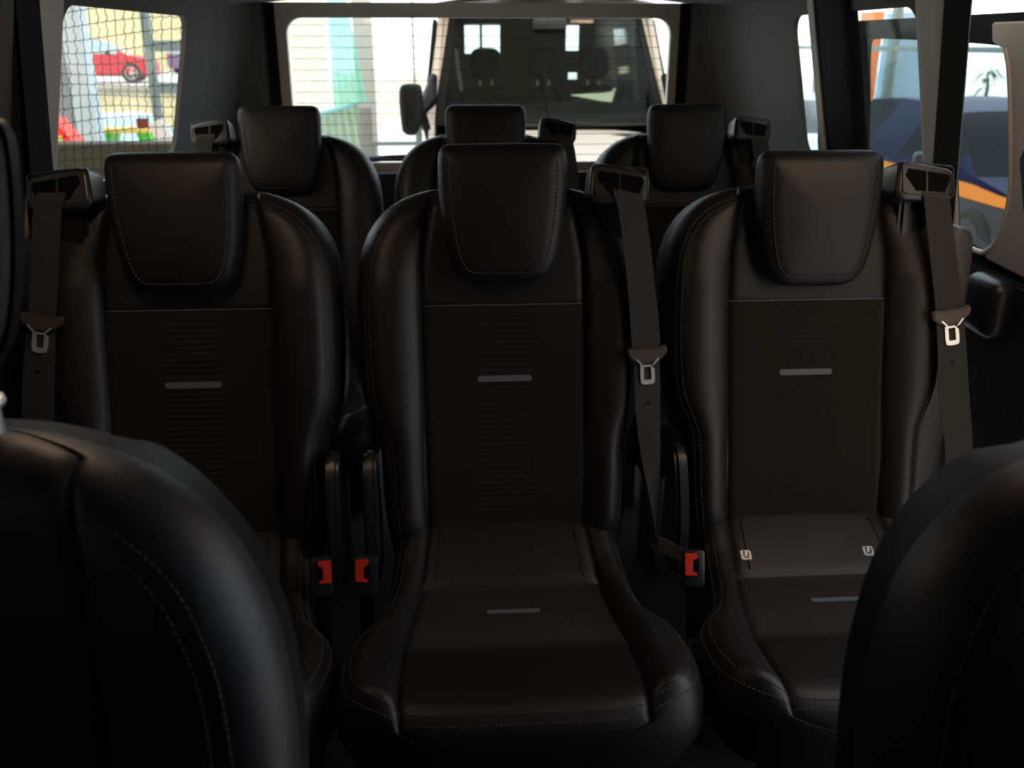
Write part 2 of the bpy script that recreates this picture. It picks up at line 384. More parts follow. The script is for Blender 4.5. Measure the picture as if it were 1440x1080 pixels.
def make_cushion(root, oy):
    hwt = [(.945, .08), (.945, .12), (.955, .185), (.975, .232), (1.01, .258), (1.07, .268), (1.14, .264), (1.175, .250), (1.20, .226), (1.24, .213), (1.30, .205), (1.36, .198), (1.44, .195)]
    half = smooth_poly([(w, y) for y, w in hwt], 2); Y = half[:, 1]; Hh = half[:, 0]; od = np.argsort(Y, kind='stable')
    hw = lambda y: float(np.interp(y, Y[od], Hh[od]))
    outline = np.concatenate([half[::-1], [(-a, b) for a, b in half]])
    ys = np.linspace(.9, 1.5, 240); zt = np.interp(ys, [.9, .945, 1.0, 1.06, 1.128, 1.20, 1.27, 1.30, 1.36, 1.41, 1.5], [.410, .414, .420, .411, .400, .393, .397, .410, .440, .462, .475])
    ker = np.ones(13)/13; zt = np.convolve(np.pad(zt, 6, 'edge'), ker, 'valid')
    z0 = lambda y: float(np.interp(y, ys, zt))
    seam = lambda y: min(ip(y, [(.945, .166), (1.02, .172), (1.13, .170), (1.29, .148), (1.42, .135)]), hw(y)*.86)
    R = .04
    def h(x, y):
        a = abs(x); s = seam(y); n = z0(y); d = dist_poly(x, y, outline)
        if a > s:
            t = min(1, (a-s)/max(1e-4, hw(y)-s)); n += .024*sin(PI*min(1, t))**.75*max(.25, min(1, (1.36-y)/.1))*min(1, (y-.945)/.05)
        if d < R: n -= R*1.1*(1-math.sqrt(max(0, 1-(1-d/R)**2)))
        n -= .006*math.exp(-((a-s)/.0045)**2)
        if a < s:
            n -= .0035*math.exp(-((y-1.128)/.004)**2) + .004*math.exp(-((y-1.289)/.005)**2)
        n -= .002*math.exp(-((d-.018)/.0025)**2)
        return n
    P = lambda x, y, l=0: (x, y-oy, h(x, y)+l)
    rows = sorted(set([round(.945+.05*(1-math.cos(PI/2*k/12)), 5) for k in range(13)] + [round(q, 5) for q in np.linspace(1.0, 1.44, 46)] + [1.124, 1.128, 1.132, 1.285, 1.289, 1.293]))
    cin = [0, .25, .5, .7, .85, .93, .965, 1.]; cout = [.03, .06, .1, .17, .25, .34, .43, .52, .6, .68, .75, .81, .86, .9, .935, .965, .985, 1.]
    G = []
    for y in rows:
        s, hh = seam(y), hw(y); us = [s*c for c in cin] + [s+(hh-s)*c for c in cout]; us = [-q for q in us[:0:-1]] + us; G.append([(u, y) for u in us])
    nc = len(G[0]); mid = nc//2; ni = len(cin)-1
    V = [[P(u, y) for u, y in r] for r in G]
    pt = {k: MB() for k in ('l', 'r', 'front', 'ins', 'rear')}
    for i in range(len(rows)-1):
        ym = (rows[i]+rows[i+1])/2
        for j in range(nc-1):
            jj = j-mid
            k = 'r' if jj >= ni else 'l' if jj < -ni else 'front' if ym < 1.128 else 'ins' if ym < 1.289 else 'rear'
            pt[k].add([V[i][j], V[i][j+1], V[i+1][j+1], V[i+1][j]], [(0, 1, 2, 3)])
    pt['l'].build('cushion_bolster', M['leather'], root, ang=80); pt['r'].build('cushion_bolster', M['leather'], root, ang=80)
    pt['front'].build('front_panel', M['leather'], root, ang=80); pt['ins'].build('cushion_insert', M['fabric'], root, ang=80)
    pt['rear'].build('rear_panel', M['leather'], root, ang=80)
    sk = MB(); per = [V[i][0] for i in range(len(rows)-1, -1, -1)] + V[0][1:-1] + [V[i][-1] for i in range(len(rows))]
    m1 = [(x, y, z-.03) for x, y, z in per]; m2 = [(x*.93, y+.02*(y+oy < 1.1), .29) for x, y, z in per]; n = len(per)
    for A, B in ((per, m1), (m1, m2)): sk.add(A+B, [(k, k+1, n+k+1, n+k) for k in range(n-1)])
    sk.add(m2, [tuple(range(n))]); sk.build('cushion_skirt', M['leather'], root, ang=60)
    st = MB(); dense = resample(outline, .004)
    for d in (.013, .024):
        q = inset_poly(dense, d, -1); q = np.array([p for p in q if dist_poly(p[0], p[1], outline) > d*.97 and p[1] < 1.36]); stitches(st, q, P)
    st.build('stitching', M['stitch'], root, smooth=False)
    b = MB(); b.prism(rrect(-.043, 1.2215, .043, 1.2305, .003), .002, lambda a, q, t: (a, q-oy, h(a, q)+t-.0004)); b.build('grey_bar', M['stripe'], root)
    for s in (-1, 1):
        pp = MB(); pp.tube([P(s*ip(y, [(1.29, .124), (1.40, .116)]), y, .0004) for y in np.linspace(1.30, 1.39, 14)], .0016, 6)
        pp.build('piping', M['shell'], root)
    return P

HR = smooth_poly([(0, 0), (.045, 0), (.066, .005), (.082, .020), (.091, .042), (.098, .075), (.103, .115), (.106, .16), (.1065, .198), (.1045, .215), (.097, .224), (.085, .227), (0, .227)], 2)
def make_headrest(root, y0, z0, tilt=7, sc=(1., 1.), thick=.085, post=.055, postlen=.07, crown=.012, pf=1.):
    h = HR*np.array(sc); O = np.concatenate([h, [(-a, b) for a, b in h[::-1][1:-1]]]); O = resample(np.concatenate([O, O[:1]]), .007)[:-1]
    st_, ct = sin(R_(tilt)), cos(R_(tilt))
    fn = lambda a, b, n: (a, y0 + b*st_ - n*ct, z0 + b*ct + n*st_)
    g = lambda a, b, d: -.0022*math.exp(-((d-.016)/.003)**2) if b < .205*sc[1] else 0
    mb, surf, O2 = pad(O, fn, thick, .024, crown, .03, g)
    hr = mb.build('headrest', M['insert_leather'], root, ang=80)
    st = MB(); q = [p for p in inset_poly(resample(np.concatenate([O, O[:1]]), .004), .019, 1)]
    up = [p for p in q if p[1] > .012]
    # line runs up one side, along the bottom and up the other
    q = np.array(q); k = int(np.argmax(q[:, 1])); q = np.roll(q, -k, 0); q = np.array([p for p in q if p[1] < .203*sc[1]])
    stitches(st, q, surf); st.build('stitching', M['stitch'], hr, smooth=False)
    for s in (-1, 1):
        p = MB(); a = Vector(fn(s*post, .05, -thick*pf)); p.tube([a, a + Vector((0, .0, -postlen))], .007, 10); p.build('headrest_post', M['chrome'], root)
    return hr

OY = 1.25
def make_seat():
    root = thing('passenger_seat', 'seat', 'seat')
    hwt = [(-.06, .202), (0, .214), (.06, .218), (.14, .219), (.165, .226), (.20, .242), (.24, .251), (.32, .254), (.42, .252), (.48, .243), (.525, .221), (.558, .186), (.577, .14), (.582, .10), (.582, .02)]
    P, h, S = backrest(root, hwt, [(-.06, .137), (.38, .140), (.46, .138), (.582, .115)], .582, -.06, .381, (1.398-OY, .46), 14, .042, .026, (.018, .026), ribs=(.053, .015, .368))
    make_headrest(root, 1.446-OY, .876)
    make_cushion(root, OY)
    b = MB(); b.box((0, 1.20-OY, .27), (.36, .40, .06), .01); b.build('seat_frame', M['shell'], root)
    for sx in (-.15, .15):
        for sy in (1.03, 1.36):
            l = MB(); l.box((sx, sy-OY, .12), (.05, .05, .245), .006); l.build('leg', M['shell'], root)
    for s in (-1, 1):
        rc = MB(); c = rc; pts = smooth_poly([(1.34, .40), (1.33, .47), (1.355, .55), (1.385, .60), (1.415, .612), (1.44, .60), (1.45, .52), (1.46, .42), (1.43, .38), (1.36, .38)], 2)
        c.prism([(p[0], p[1]-.012) for p in pts], .022, lambda a, q, t: (s*(.222+t), a-OY, q), .006); c.build('recliner_cover', M['plastic'], root)
    return root

def bezel(root, s, off=.19):
    """belt outlet at the seat's shoulder, s = +1 right, -1 left"""
    cx, cy, cz = s*off, 1.485-OY, 1.034
    O = smooth_poly([(-.050, -.020), (-.046, .025), (-.040, .038), (.043, .022), (.052, .012), (.050, -.020), (.042, -.036), (-.02, -.032), (-.044, -.030), (-.050, -.020)], 2)
    O = resample(O, .006)[:-1]
    if s < 0: O = np.array([(-a, b) for a, b in O])[::-1]
    fn = lambda a, b, n: (cx + a, cy - n*.94 - b*-.30, cz + b*.95 + n*.30)
    mb, surf, _ = pad(O, fn, .075, .008, .002)
    g = mb.build('belt_guide', M['guide'], root, ang=50)
    for q in ([(-.034, .010), (-.030, .021), (.000, .016), (.000, -.017), (-.016, -.016)], [(.004, .0155), (.038, .010), (.041, .002), (.032, -.019), (.004, -.017)]):
        if s < 0: q = [(-a, b) for a, b in q][::-1]
        sl = MB(); sl.prism(q, .003, lambda a, b, t: fn(a, b, t-.0017)); sl.build('slot', M['slot'], g)
    lp_ = MB(); q = rrect(-.040, -.024, .047, .028, .008)
    if s < 0: q = [(-a, b) for a, b in q][::-1]
    lp_.tube([fn(a, b-.10*s*a*(1), .0012) for a, b in q], .0012, 6, True); lp_.build('rim', M['guide'], g)
    nk = MB(); nk.prism([(-.030, -.03), (-.026, -.10), (.026, -.10), (.034, -.03)], .05, lambda a, b, t: (cx+s*a*.9, cy+.02+t*.9, cz+b), .006); nk.build('guide_neck', M['plastic'], g)
    return g

# belt: (centre x, width), path y, z; all relative to the seat root
def ribbon(mb, L, Rr, th=.0013, sub=8):
    def cat(P):
        P = [Vector(p) for p in P]; out = []
        for i in range(len(P)-1):
            p0, p1, p2, p3 = P[max(i-1, 0)], P[i], P[i+1], P[min(i+2, len(P)-1)]
            for k in range(sub):
                t = k/sub; out.append(.5*((2*p1)+(p2-p0)*t+(2*p0-5*p1+4*p2-p3)*t*t+(3*p1-p0-3*p2+p3)*t**3))
        return out + [P[-1]]
    A, B = cat(L), cat(Rr); n = len(A); F = []; K = []
    for i in range(n):
        t = (A[min(i+1, n-1)]-A[max(i-1, 0)]).normalized(); w = (B[i]-A[i]).normalized(); nn = t.cross(w).normalized()*th*.5
        row = [A[i].lerp(B[i], q) for q in (0, .08, .5, .92, 1)]
        F.append([p+nn for p in row]); K.append([p-nn for p in row])
    m = 5
    mb.grid(F); mb.grid(K)
    for i in range(n-1):
        for j in (0, m-1): mb.add([F[i][j], F[i+1][j], K[i+1][j], K[i][j]], [(0, 1, 2, 3)])
    for i in (0, n-1):
        for j in range(m-1): mb.add([F[i][j], F[i][j+1], K[i][j+1], K[i][j]], [(0, 1, 2, 3)])
def make_belt(name, label, group, L, Rr, zt, lean, loc):
    root = thing(name, label, 'seat belt', loc, 0, group)
    o = Vector(loc)
    L = [Vector(p)-o for p in L]; Rr = [Vector(p)-o for p in Rr]
    mb = MB(); ribbon(mb, L, Rr); mb.build('webbing', M['belt'], root, ang=60)
    # tongue at height zt
    zz = zt-loc[2]; i = min(range(len(L)-1), key=lambda k: abs((L[k].z+L[k+1].z)/2-zz))
    f = (zz-L[i].z)/(L[i+1].z-L[i].z); c = (L[i].lerp(L[i+1], f)+Rr[i].lerp(Rr[i+1], f))/2
    up = ((L[i]+Rr[i])/2-(L[i+1]+Rr[i+1])/2).normalized(); sd = (Rr[i]-L[i]); sd = (sd-up*sd.dot(up)).normalized(); nn = sd.cross(up).normalized()
    if nn.y > 0: nn = -nn
    fn = lambda a, b, t: c + sd*a + up*b + nn*t
    O = smooth_poly([(-.034, .004), (-.030, .013), (-.024, .010), (.024, .010), (.031, .015), (.036, .008), (.033, -.002), (.014, -.016), (-.014, -.016), (-.030, -.006), (-.034, .004)], 2)[:-1]
    tg = MB(); tg.prism([tuple(p) for p in O], .011, lambda a, b, t: fn(a, b, t-.003), .0025); t_ = tg.build('tongue', M['tongue'], root)
    pl = MB()
    pl.holed(smooth_poly([(-.012, -.018), (-.0125, -.048), (-.008, -.0515), (.008, -.0515), (.0125, -.048), (.012, -.018), (-.012, -.018)], 1)[:-1].tolist(),
             [rrect(-.0062, -.0435, .0062, -.0215, .0015)], .0032, lambda a, b, t: fn(a, b, t+.001))
    for s in (-1, 1): pl.prism([(s*.0115, -.017), (s*.0065, -.019), (s*.0175, -.0065), (s*.020, -.0075)], .0026, lambda a, b, t: fn(a, b, t+.0068))
    pl.build('latch_plate', M['chrome'], t_)
    sp = MB(); p = fn(0, -.085, .001)
    sp.cyl(p, .005, .003, 12, rot=(PI/2, 0, 0)); sp.build('belt_stop', M['shell'], root)
    return root

seat_mid = make_seat()
CX = {'l': -.543, 'm': -.014, 'r': .518}
ROW3 = .975
seats = {}
def place_seat(key, x, dy, label, group, s):
    o = seat_mid if key == 'm2' else copy_tree(seat_mid)
    o.location = (x, OY+dy, 0); o['label'] = label; o['group'] = group; seats[key] = o
    return o
place_seat('m2', CX['m'], 0, 'x', 'x', 1)
for k, x, dy in (('l2', CX['l'], 0), ('r2', CX['r'], 0), ('l3', CX['l']-.003, ROW3), ('m3', CX['m']+.006, ROW3), ('r3', CX['r']+.014, ROW3)): place_seat(k, x, dy, 'x', 'x', 1)
LAB = {'l2': ('left seat of the nearer rear row, black leather with belt on its left shoulder', 'seats of the nearer rear row'),
       'm2': ('middle seat of the nearer rear row, fully visible black leather and fabric', 'seats of the nearer rear row'),
       'r2': ('right seat of the nearer rear row, with two silver child seat tags', 'seats of the nearer rear row'),
       'l3': ('dark leftmost seat of the rearmost row against the back window', 'seats of the rearmost row'),
       'm3': ('dark middle seat of the rearmost row, behind the near middle headrest', 'seats of the rearmost row'),
       'r3': ('dark rightmost seat of the rearmost row, in front of the van bonnet', 'seats of the rearmost row')}
for k, (l, g) in LAB.items(): seats[k]['label'] = l; seats[k]['group'] = g
for k in seats:
    bezel(seats[k], -1 if k[0] == 'l' else 1, .190 if k[0] == 'm' else .175)
    for ch in seats[k].children:                            # head restraints set at slightly different heights
        if ch.name.split('.')[0] == 'headrest': ch.location.z = {'l2': -.010, 'm2': 0, 'r2': -.014}.get(k, 0)
for ch in list(seat_mid.children):
    if ch.name.split('.')[0] == 'recliner_cover' and ch.data.vertices[0].co.x > 0: bpy.data.objects.remove(ch)
for ch in list(seats['r2'].children):
    if ch.name.split('.')[0] == 'recliner_cover' and ch.data.vertices[0].co.x > 0: bpy.data.objects.remove(ch)
# child-seat tags on the side seats of the near row
for k in ('l2', 'r2'):
    for s in (-1, 1):
        t = MB(); cx, cy, cz = s*.108-.016, 1.325-OY, .4225
        fn = lambda a, b, t_: (cx+a, cy + b*.86 - t_*.5, cz + b*.5 + t_*.86)
        t.prism(rrect(-.0092, -.0092, .0092, .0092, .0038), .005, lambda a, b, q: fn(a, b, q-.002), .001)
        tg = t.build('anchor_tag', M['tag_metal'], seats[k])
        e = MB(); e.tube([fn(a, b, .0035) for a, b in [(.004, -.005), (-.003, -.005), (-.0045, 0), (-.003, .003)]], .0010, 6)
        e.cyl(fn(-.003, .0055, .0035), .0016, .001, 10); e.tube([fn(.0045, .005, .0035), fn(.0045, -.002, .0035), fn(.001, -.002, .0035)], .0009, 6)
        e.build('seat_symbol', M['slot'], tg)

# belts, near row: right-hand path for the middle and right seats, mirrored for the left
BL = [(.166, 1.505, 1.040), (.165, 1.478, 1.022), (.176, 1.474, .984), (.192, 1.456, .870), (.199, 1.438, .782), (.204, 1.426, .729), (.207, 1.408, .658), (.216, 1.390, .586), (.231, 1.372, .512), (.243, 1.355, .446)]
BR = [(.212, 1.505, 1.034), (.211, 1.478, 1.016), (.222, 1.474, .981), (.238, 1.456, .869), (.248, 1.438, .781), (.248, 1.426, .728), (.249, 1.408, .657), (.250, 1.392, .585), (.250, 1.385, .512), (.248, 1.375, .446)]
SL = [(.687, 1.505, 1.030), (.687, 1.476, 1.012), (.695, 1.473, .979), (.719, 1.455, .862), (.726, 1.446, .820), (.732, 1.434, .766), (.740, 1.412, .670), (.754, 1.390, .584), (.76, 1.37, .48)]
SR = [(.733, 1.505, 1.026), (.733, 1.476, 1.008), (.741, 1.473, .976), (.767, 1.455, .861), (.774, 1.446, .819), (.783, 1.434, .765), (.795, 1.412, .669), (.804, 1.390, .583), (.805, 1.37, .48)]
LL = [(-.752, 1.505, 1.040), (-.751, 1.478, 1.024), (-.760, 1.474, .994), (-.777, 1.456, .884), (-.782, 1.446, .840), (-.797, 1.434, .773), (-.808, 1.412, .682), (-.815, 1.39, .58)]
LR = [(-.705, 1.505, 1.040), (-.706, 1.478, 1.024), (-.716, 1.474, .993), (-.733, 1.456, .883), (-.740, 1.446, .839), (-.748, 1.434, .772), (-.757, 1.412, .681), (-.765, 1.39, .58)]
G2 = 'seat belts of the nearer rear row'
belt_m = make_belt('seat_belt', 'black seat belt over the middle near seat, its latch plate gleaming white', G2, BL, BR, .757, 0, (.19, 1.49, 1.02))
belt_l = make_belt('seat_belt', 'black seat belt hanging at the left wall over the left near seat', G2, LL, LR, .830, 0, (-.73, 1.49, 1.02))
belt_r = make_belt('seat_belt', 'black seat belt at the right wall beside the seat with silver tags', G2, SL, SR, .812, 0, (.71, 1.49, 1.02))
G3 = 'seat belts of the rearmost row'
for src, dx, lab in ((belt_m, .006, 'dark seat belt of the middle rearmost seat, below its slanted belt guide'), (belt_l, -.003, 'dark seat belt of the leftmost rearmost seat, mostly behind the near left headrest'), (belt_r, .014, 'dark seat belt of the rightmost rearmost seat, behind the near right headrest')):
    c = copy_tree(src); c.location.x += dx; c.location.y += ROW3; c['label'] = lab; c['group'] = G3

# buckles
def buckle(loc, notch, label):
    r = thing('belt_buckle', label, 'belt buckle', loc, 0, 'red belt buckles between the seats')
    r.rotation_euler = (R_(-22), 0, R_(-4*notch))
    h = MB(); h.box((notch*.006, .014, -.008), (.036, .022, .062), .005); h.build('housing', M['plastic'], r)
    w = .0105
    pts = [(-w, .018), (w, .0185), (w, .010), (w*.35, .007), (w*.25, -.011), (w*.95, -.015), (w, -.0185), (-w, -.018)]
    b = MB(); b.prism([(notch*a, z) for a, z in pts], .004, lambda a, z, t: (a, .0035-t, z), .001); b.build('release_button', M['red'], r)
    s = MB(); s.box((notch*.009, .0025, -.001), (.008, .003, .022), .001); s.build('tongue_slot', M['slot'], r)
    k = MB(); k.box((notch*.006, .020, -.075), (.022, .008, .10), .003); k.build('stalk', M['slot'], r)
buckle((-.315, 1.265, .455), -1, 'red buckle left of the gap, beside the left near seat')
buckle((-.256, 1.265, .455), 1, 'red buckle right of the gap, beside the middle near seat')
buckle((.282, 1.265, .446), 1, 'red buckle beside the right near seat, below the folded belt')
# folded lap end of the middle belt
fw = thing('belt_anchor_strap', 'folded strap end with light painted into its grey, between the middle seat and the right red buckle', 'strap', (.262, 1.36, .43))
fb = MB(); ribbon(fb, [(-.016, -.002, .016), (.0, -.012, .014), (.022, -.03, .006), (.05, -.06, -.008)], [(-.016, .0, -.014), (.0, -.012, -.016), (.022, -.03, -.020), (.05, -.06, -.026)]); fb.build('webbing', M['strap'], fw)
fa = MB(); fa.box((-.018, .004, -.03), (.012, .02, .05), .003); fa.build('anchor_bracket', M['shell'], fw)

# ------------------------------------------------------------------ front seats (nearest the camera)
def make_front():
    root = thing('front_seat', 'x', 'seat')
    hwt = [(-.04, .25), (.10, .266), (.24, .272), (.34, .270), (.42, .258), (.49, .228), (.54, .178), (.565, .125), (.580, .07), (.583, .02)]
    backrest(root, hwt, [(-.04, .14), (.3, .135), (.583, .112)], .583, -.04, .583, (.0, .42), 13, .060, .012, (.040, .054), None, False, .13, 'front_leather', 'front_leather')
    make_headrest(root, .115, 1.035, 10, (.90, .86), .10, .041, .15, .03, .55)
    for s in (-1, 1):
        g = MB(); g.torus((s*.041, .115+.050*sin(R_(10))+.055*cos(R_(10)), 1.0), .012, .005, 20, 8); g.cyl((s*.041, .115+.050*sin(R_(10))+.055*cos(R_(10)), .985), .012, .03, 16); g.build('post_guide', M['chrome'], root)
    c = MB(); O = smooth_poly([(.02, -.45), (.20, -.44), (.26, -.38), (.26, -.05), (.24, .04), (0, .05)], 2); O = np.concatenate([O, [(-a, b) for a, b in O[::-1][1:-1]]]); O = resample(np.concatenate([O, O[:1]]), .02)[:-1]
    mb, _, _ = pad(O, lambda a, b, n: (a, b, .43+n), .14, .04, .012); mb.build('cushion', M['leather'], root, ang=70)
    b = MB(); b.box((0, -.2, .14), (.42, .40, .28), .02); b.build('seat_base', M['shell'], root)
    return root
f1 = make_front(); f1.location = (-.508, .505, 0); f1.scale = (1, 1, .986); f1['label'] = 'blurred left foreground seat, its leather shoulder filling the lower left corner'; f1['group'] = 'front seats'
f2 = copy_tree(f1); f2.location = (.516, .48, 0); f2.scale = (1, 1, .966); f2['label'] = 'blurred right foreground seat, its dark shoulder filling the lower right corner'

# ------------------------------------------------------------------ vehicle interior shell
XW = lambda z: .85 - (z-1.02)*.217
def wall_fn(s, off=0): return lambda y, z, t: (s*(XW(z)+off+t), y, z)
TOPZ = 1.36
def side(s, name, holes, y0=-.45, y1=3.15, z0=.9):
    m = MB(); m.holed([(y0, z0), (y1, z0), (y1, TOPZ), (y0, TOPZ)], holes, .012, wall_fn(s)); return m.build(name, M['trim_dark'], ang=30)
wl = struct(side(-1, 'wall_left', [rrect(1.80, .965, 2.62, 1.315, .05), rrect(.78, .97, 1.50, 1.30, .05), rrect(-.35, .97, .62, 1.30, .08)]))
wr = struct(side(1, 'wall_right', [rrect(1.795, .965, 2.47, 1.315, .05), rrect(-.35, .97, .52, 1.30, .08)], y1=3.15) if False else side(1, 'wall_right', [rrect(1.795, .965, 2.47, 1.315, .05)], y0=1.69))
m = MB(); m.holed([(-.45, .9), (.56, .9), (.56, TOPZ), (-.45, TOPZ)], [rrect(-.35, .97, .46, 1.30, .08)], .03, wall_fn(1)); m.box((.79, 1.08, 1.345), (.04, 1.10, .05), .005)
struct(m.build('wall_right_front', M['trim_dark'], ang=30))
def lower(s, name, y0, y1):
    m = MB(); m.prism([(s*.862, .92), (s*.87, .55), (s*.87, .0), (s*.90, .0), (s*.90, .90)], y1-y0, lambda a, b, t: (a, y0+t, b)); return struct(m.build(name, M['dark'], ang=30))
lower(-1, 'wall_left_lower', -.45, 3.15); lower(1, 'wall_right_lower', 1.69, 3.15); lower(1, 'wall_right_lower_front', -.45, .56)
m = MB(); m.box((0, 1.35, -.03), (1.80, 3.7, .06)); struct(m.build('floor', M['carpet']))
m = MB()
P = []
for y in np.linspace(-.45, 3.2, 12):
    P.append([(x, y, 1.36+.05*(1-(x/.78)**2)+.0) for x in np.linspace(-.78, .78, 17)])
m.grid(P); m.grid([[(x, y, z+.03) for x, y, z in r] for r in P]); struct(m.build('ceiling', M['headliner'], ang=70))
m = MB(); m.box((0, -.47, .70), (1.76, .04, 1.42), .01); m.prism([(-.47, .94), (-.20, .90), (-.16, .80), (-.47, .60)], 1.70, lambda a, b, t: (-.85+t, a, b)); struct(m.build('front_light_block', M['dark']))  # unseen; closed up to the roof across the windscreen to keep daylight out
# rear wall with window
RY = 3.15
m = MB(); m.holed([(-.66, .30), (.66, .30), (.66, 1.37), (-.66, 1.37)], [rrect(-.622, .868, .628, 1.325, .05)], .03, lambda a, b, t: (a, RY+t, b)); struct(m.build('wall_back', M['trim'], ang=30))
m = MB(); m.box((0, RY-.02, .56), (1.5, .03, .56), .01); struct(m.build('trim_9', M['dark']))
n_ = 1
for s in (-1, 1):
    m = MB(); m.prism([(s*.655, .3), (s*.685, .3), (s*.685, 1.37), (s*.655, 1.37)], .03, lambda a, b, t: (a, RY-.012+t, b)); struct(m.build(f'trim_{n_}', M['seal'])); n_ += 1
    # corner trim: rounded column from back wall to side wall
    m = MB(); P = []
    for z in np.linspace(.5, 1.37, 10):
        xo = XW(max(z, .93))
        row = [(s*.684, RY-.004, z), (s*.695, RY-.02, z), (s*.72, RY-.032, z), (s*(xo-.05), RY-.05, z), (s*(xo-.022), RY-.09, z), (s*(xo-.010), RY-.15, z), (s*(xo-.004), RY-.24, z), (s*(xo+.004), RY-.30, z)]
        P.append(row)
    m.grid(P); struct(m.build(f'trim_{n_}', M['trim_dark'], ang=80)); n_ += 1
g = MB(); g.box((.003, RY+.02, 1.097), (1.252, .005, .462)); w1 = struct(g.build('window_1', M['glass'], smooth=False))
d = MB()
for k in range(13): d.box((.003, RY+.0165, .890+.0345*k), (1.23, .0010, .0016))
d.build('heater_wires', M['wire'], w1, smooth=False)
# side quarter windows
for s, y0, y1, nm in ((-1, 1.79, 2.63, 'window_2'), (1, 1.785, 2.48, 'window_3')):
    g = MB(); g.prism([(y0, .955), (y1, .955), (y1, 1.325), (y0, 1.325)], .004, wall_fn(s, .012)); struct(g.build(nm, M['glass'], smooth=False))
for nm, y0, y1 in (('window_4', .77, 1.51), ('window_5', -.36, .63)):
    g = MB(); g.prism([(y0, .96), (y1, .96), (y1, 1.31), (y0, 1.31)], .004, wall_fn(-1, .014)); struct(g.build(nm, M['light_cut'], smooth=False))
g = MB(); g.prism([(-.36, .96), (.47, .96), (.47, 1.31), (-.36, 1.31)], .004, wall_fn(1, .032)); struct(g.build('window_6', M['light_cut'], smooth=False))
# pillars in front of the quarter windows: bulged grey trim, rubber seal, door trim
for s, nm in ((-1, 'trim_5'), (1, 'trim_6')):
    m = MB(); P = []
    for z in np.linspace(.86, TOPZ, 10):
        X = XW(z); P.append([(s*(X+.02), 1.800, z), (s*(X-.003), 1.797, z), (s*(X-.006), 1.785, z), (s*(X-.008), 1.755, z), (s*(X-.010), 1.725, z), (s*(X-.013), 1.70, z), (s*(X-.012), 1.682, z), (s*(X+.0), 1.672, z)])
    m.grid(P); struct(m.build(nm, M['trim'], ang=80))
    m = MB(); m.prism([(1.585, 0), (1.674, 0), (1.690, .050), (1.672, .050)], 1.06, lambda y, x, t: (s*(XW(max(.30+t, .9))-.006+x), y, .30+t)); struct(m.build('trim_7' if s < 0 else 'trim_8', M['seal'], ang=30))
m = MB(); m.holed([(.60, .55), (1.575, .55), (1.575, 1.35), (.60, 1.35)], [rrect(.78, .97, 1.50, 1.30, .05)], .012, wall_fn(-1, -.014)); struct(m.build('door_1', M['trim_dark'], ang=30))
m = MB(); P = []
for z in np.linspace(.90, TOPZ, 10):
    X = XW(z); P.append([(X+.012, 2.315, z), (X-.004, 2.312, z), (X-.010, 2.30, z), (X-.012, 2.27, z), (X-.012, 2.13, z), (X-.008, 2.10, z), (X+.012, 2.09, z)])
m.grid(P); struct(m.build('trim_10', M['seal'], ang=70))
m = MB(); m.prism([(2.275, 0), (2.312, 0), (2.318, .012), (2.275, .004)], TOPZ-.90, lambda y, x, t: (XW(.90+t)-.0125-.004+x, y, .90+t)); struct(m.build('trim_11', M['trim'], ang=40))
# padded side pieces behind the belts
def sidepad(s, label):
    t = thing('side_pad', label, 'side trim pad', (s*.80, 1.54, .55), 0, 'padded side trims')
    p = MB(); O = smooth_poly([(-.018, -.45), (-.022, .34), (-.016, .385), (.016, .395), (.034, .375), (.038, .30), (.050, -.45)], 2)
    O = resample(np.concatenate([O, O[:1]]), .012)[:-1]
    if s < 0: O = np.array([(-a, b) for a, b in O])[::-1]
    mb, _, _ = pad(O, lambda a, b, n: (a, -n, b), .10, .012, .002, ring=[1, .99, .96, .9, .7, .3]); mb.build('pad', M['pad'], t, ang=70)
    e = MB(); e.tube([(s*-.0215, -.004, -.44), (s*-.025, -.004, .33), (s*-.020, -.004, .375)], .005, 8); e.build('edge_seal', M['seal'], t)
sidepad(1, 'padded side trim, door light painted into its grey, at the right wall behind the seat belt')
sidepad(-1, 'dark padded side trim at the left wall behind the seat belt')

# open sliding door on the right, slid back outside the quarter window
sd = thing('sliding_door', 'open sliding door standing outside the right rear windows, dark framed', 'door', (.95, 1.42, 0))
fn = lambda y, z, t: (XW(z)+.11-.95+t, y-1.42, z)
hole = [(1.687, .941), (1.670, 1.0), (1.668, 1.08), (1.669, 1.20), (1.680, 1.238), (1.72, 1.248), (2.30, 1.262), (2.335, 1.25), (2.36, 1.10), (2.385, 1.0), (2.38, .93), (2.34, .90), (1.85, .855), (1.79, .849), (1.765, .852), (1.725, .878)]
hole = smooth_poly(hole+hole[:1], 2)[:-1].tolist()
m = MB(); m.holed([(1.12, .10), (2.70, .10), (2.66, .98), (2.56, 1.30), (1.12, 1.30)], [hole], .035, fn); m.build('door_frame', M['seal'], sd, ang=30)  # front end drawn forward out of view to cut light through the opening
fr = MB(); q = [(1.13, .80), (1.76, .835), (1.765, .852), (1.725, .878), (1.687, .941), (1.670, 1.0), (1.668, 1.08), (1.669, 1.20), (1.680, 1.238), (1.72, 1.250), (1.72, 1.285), (1.13, 1.285)]
fr.prism(q, .010, lambda y, z, t: fn(y, z, -t), .003); fr.build('inner_trim', M['trim'], sd, ang=40)
hd = MB(); hd.prism([(1.50, .98), (1.62, .955), (1.632, 1.05), (1.615, 1.075), (1.50, 1.06)], .004, lambda y, z, t: fn(y, z, -.0095-t), .0015); hd.build('handle_recess', M['trim_dark'], sd)
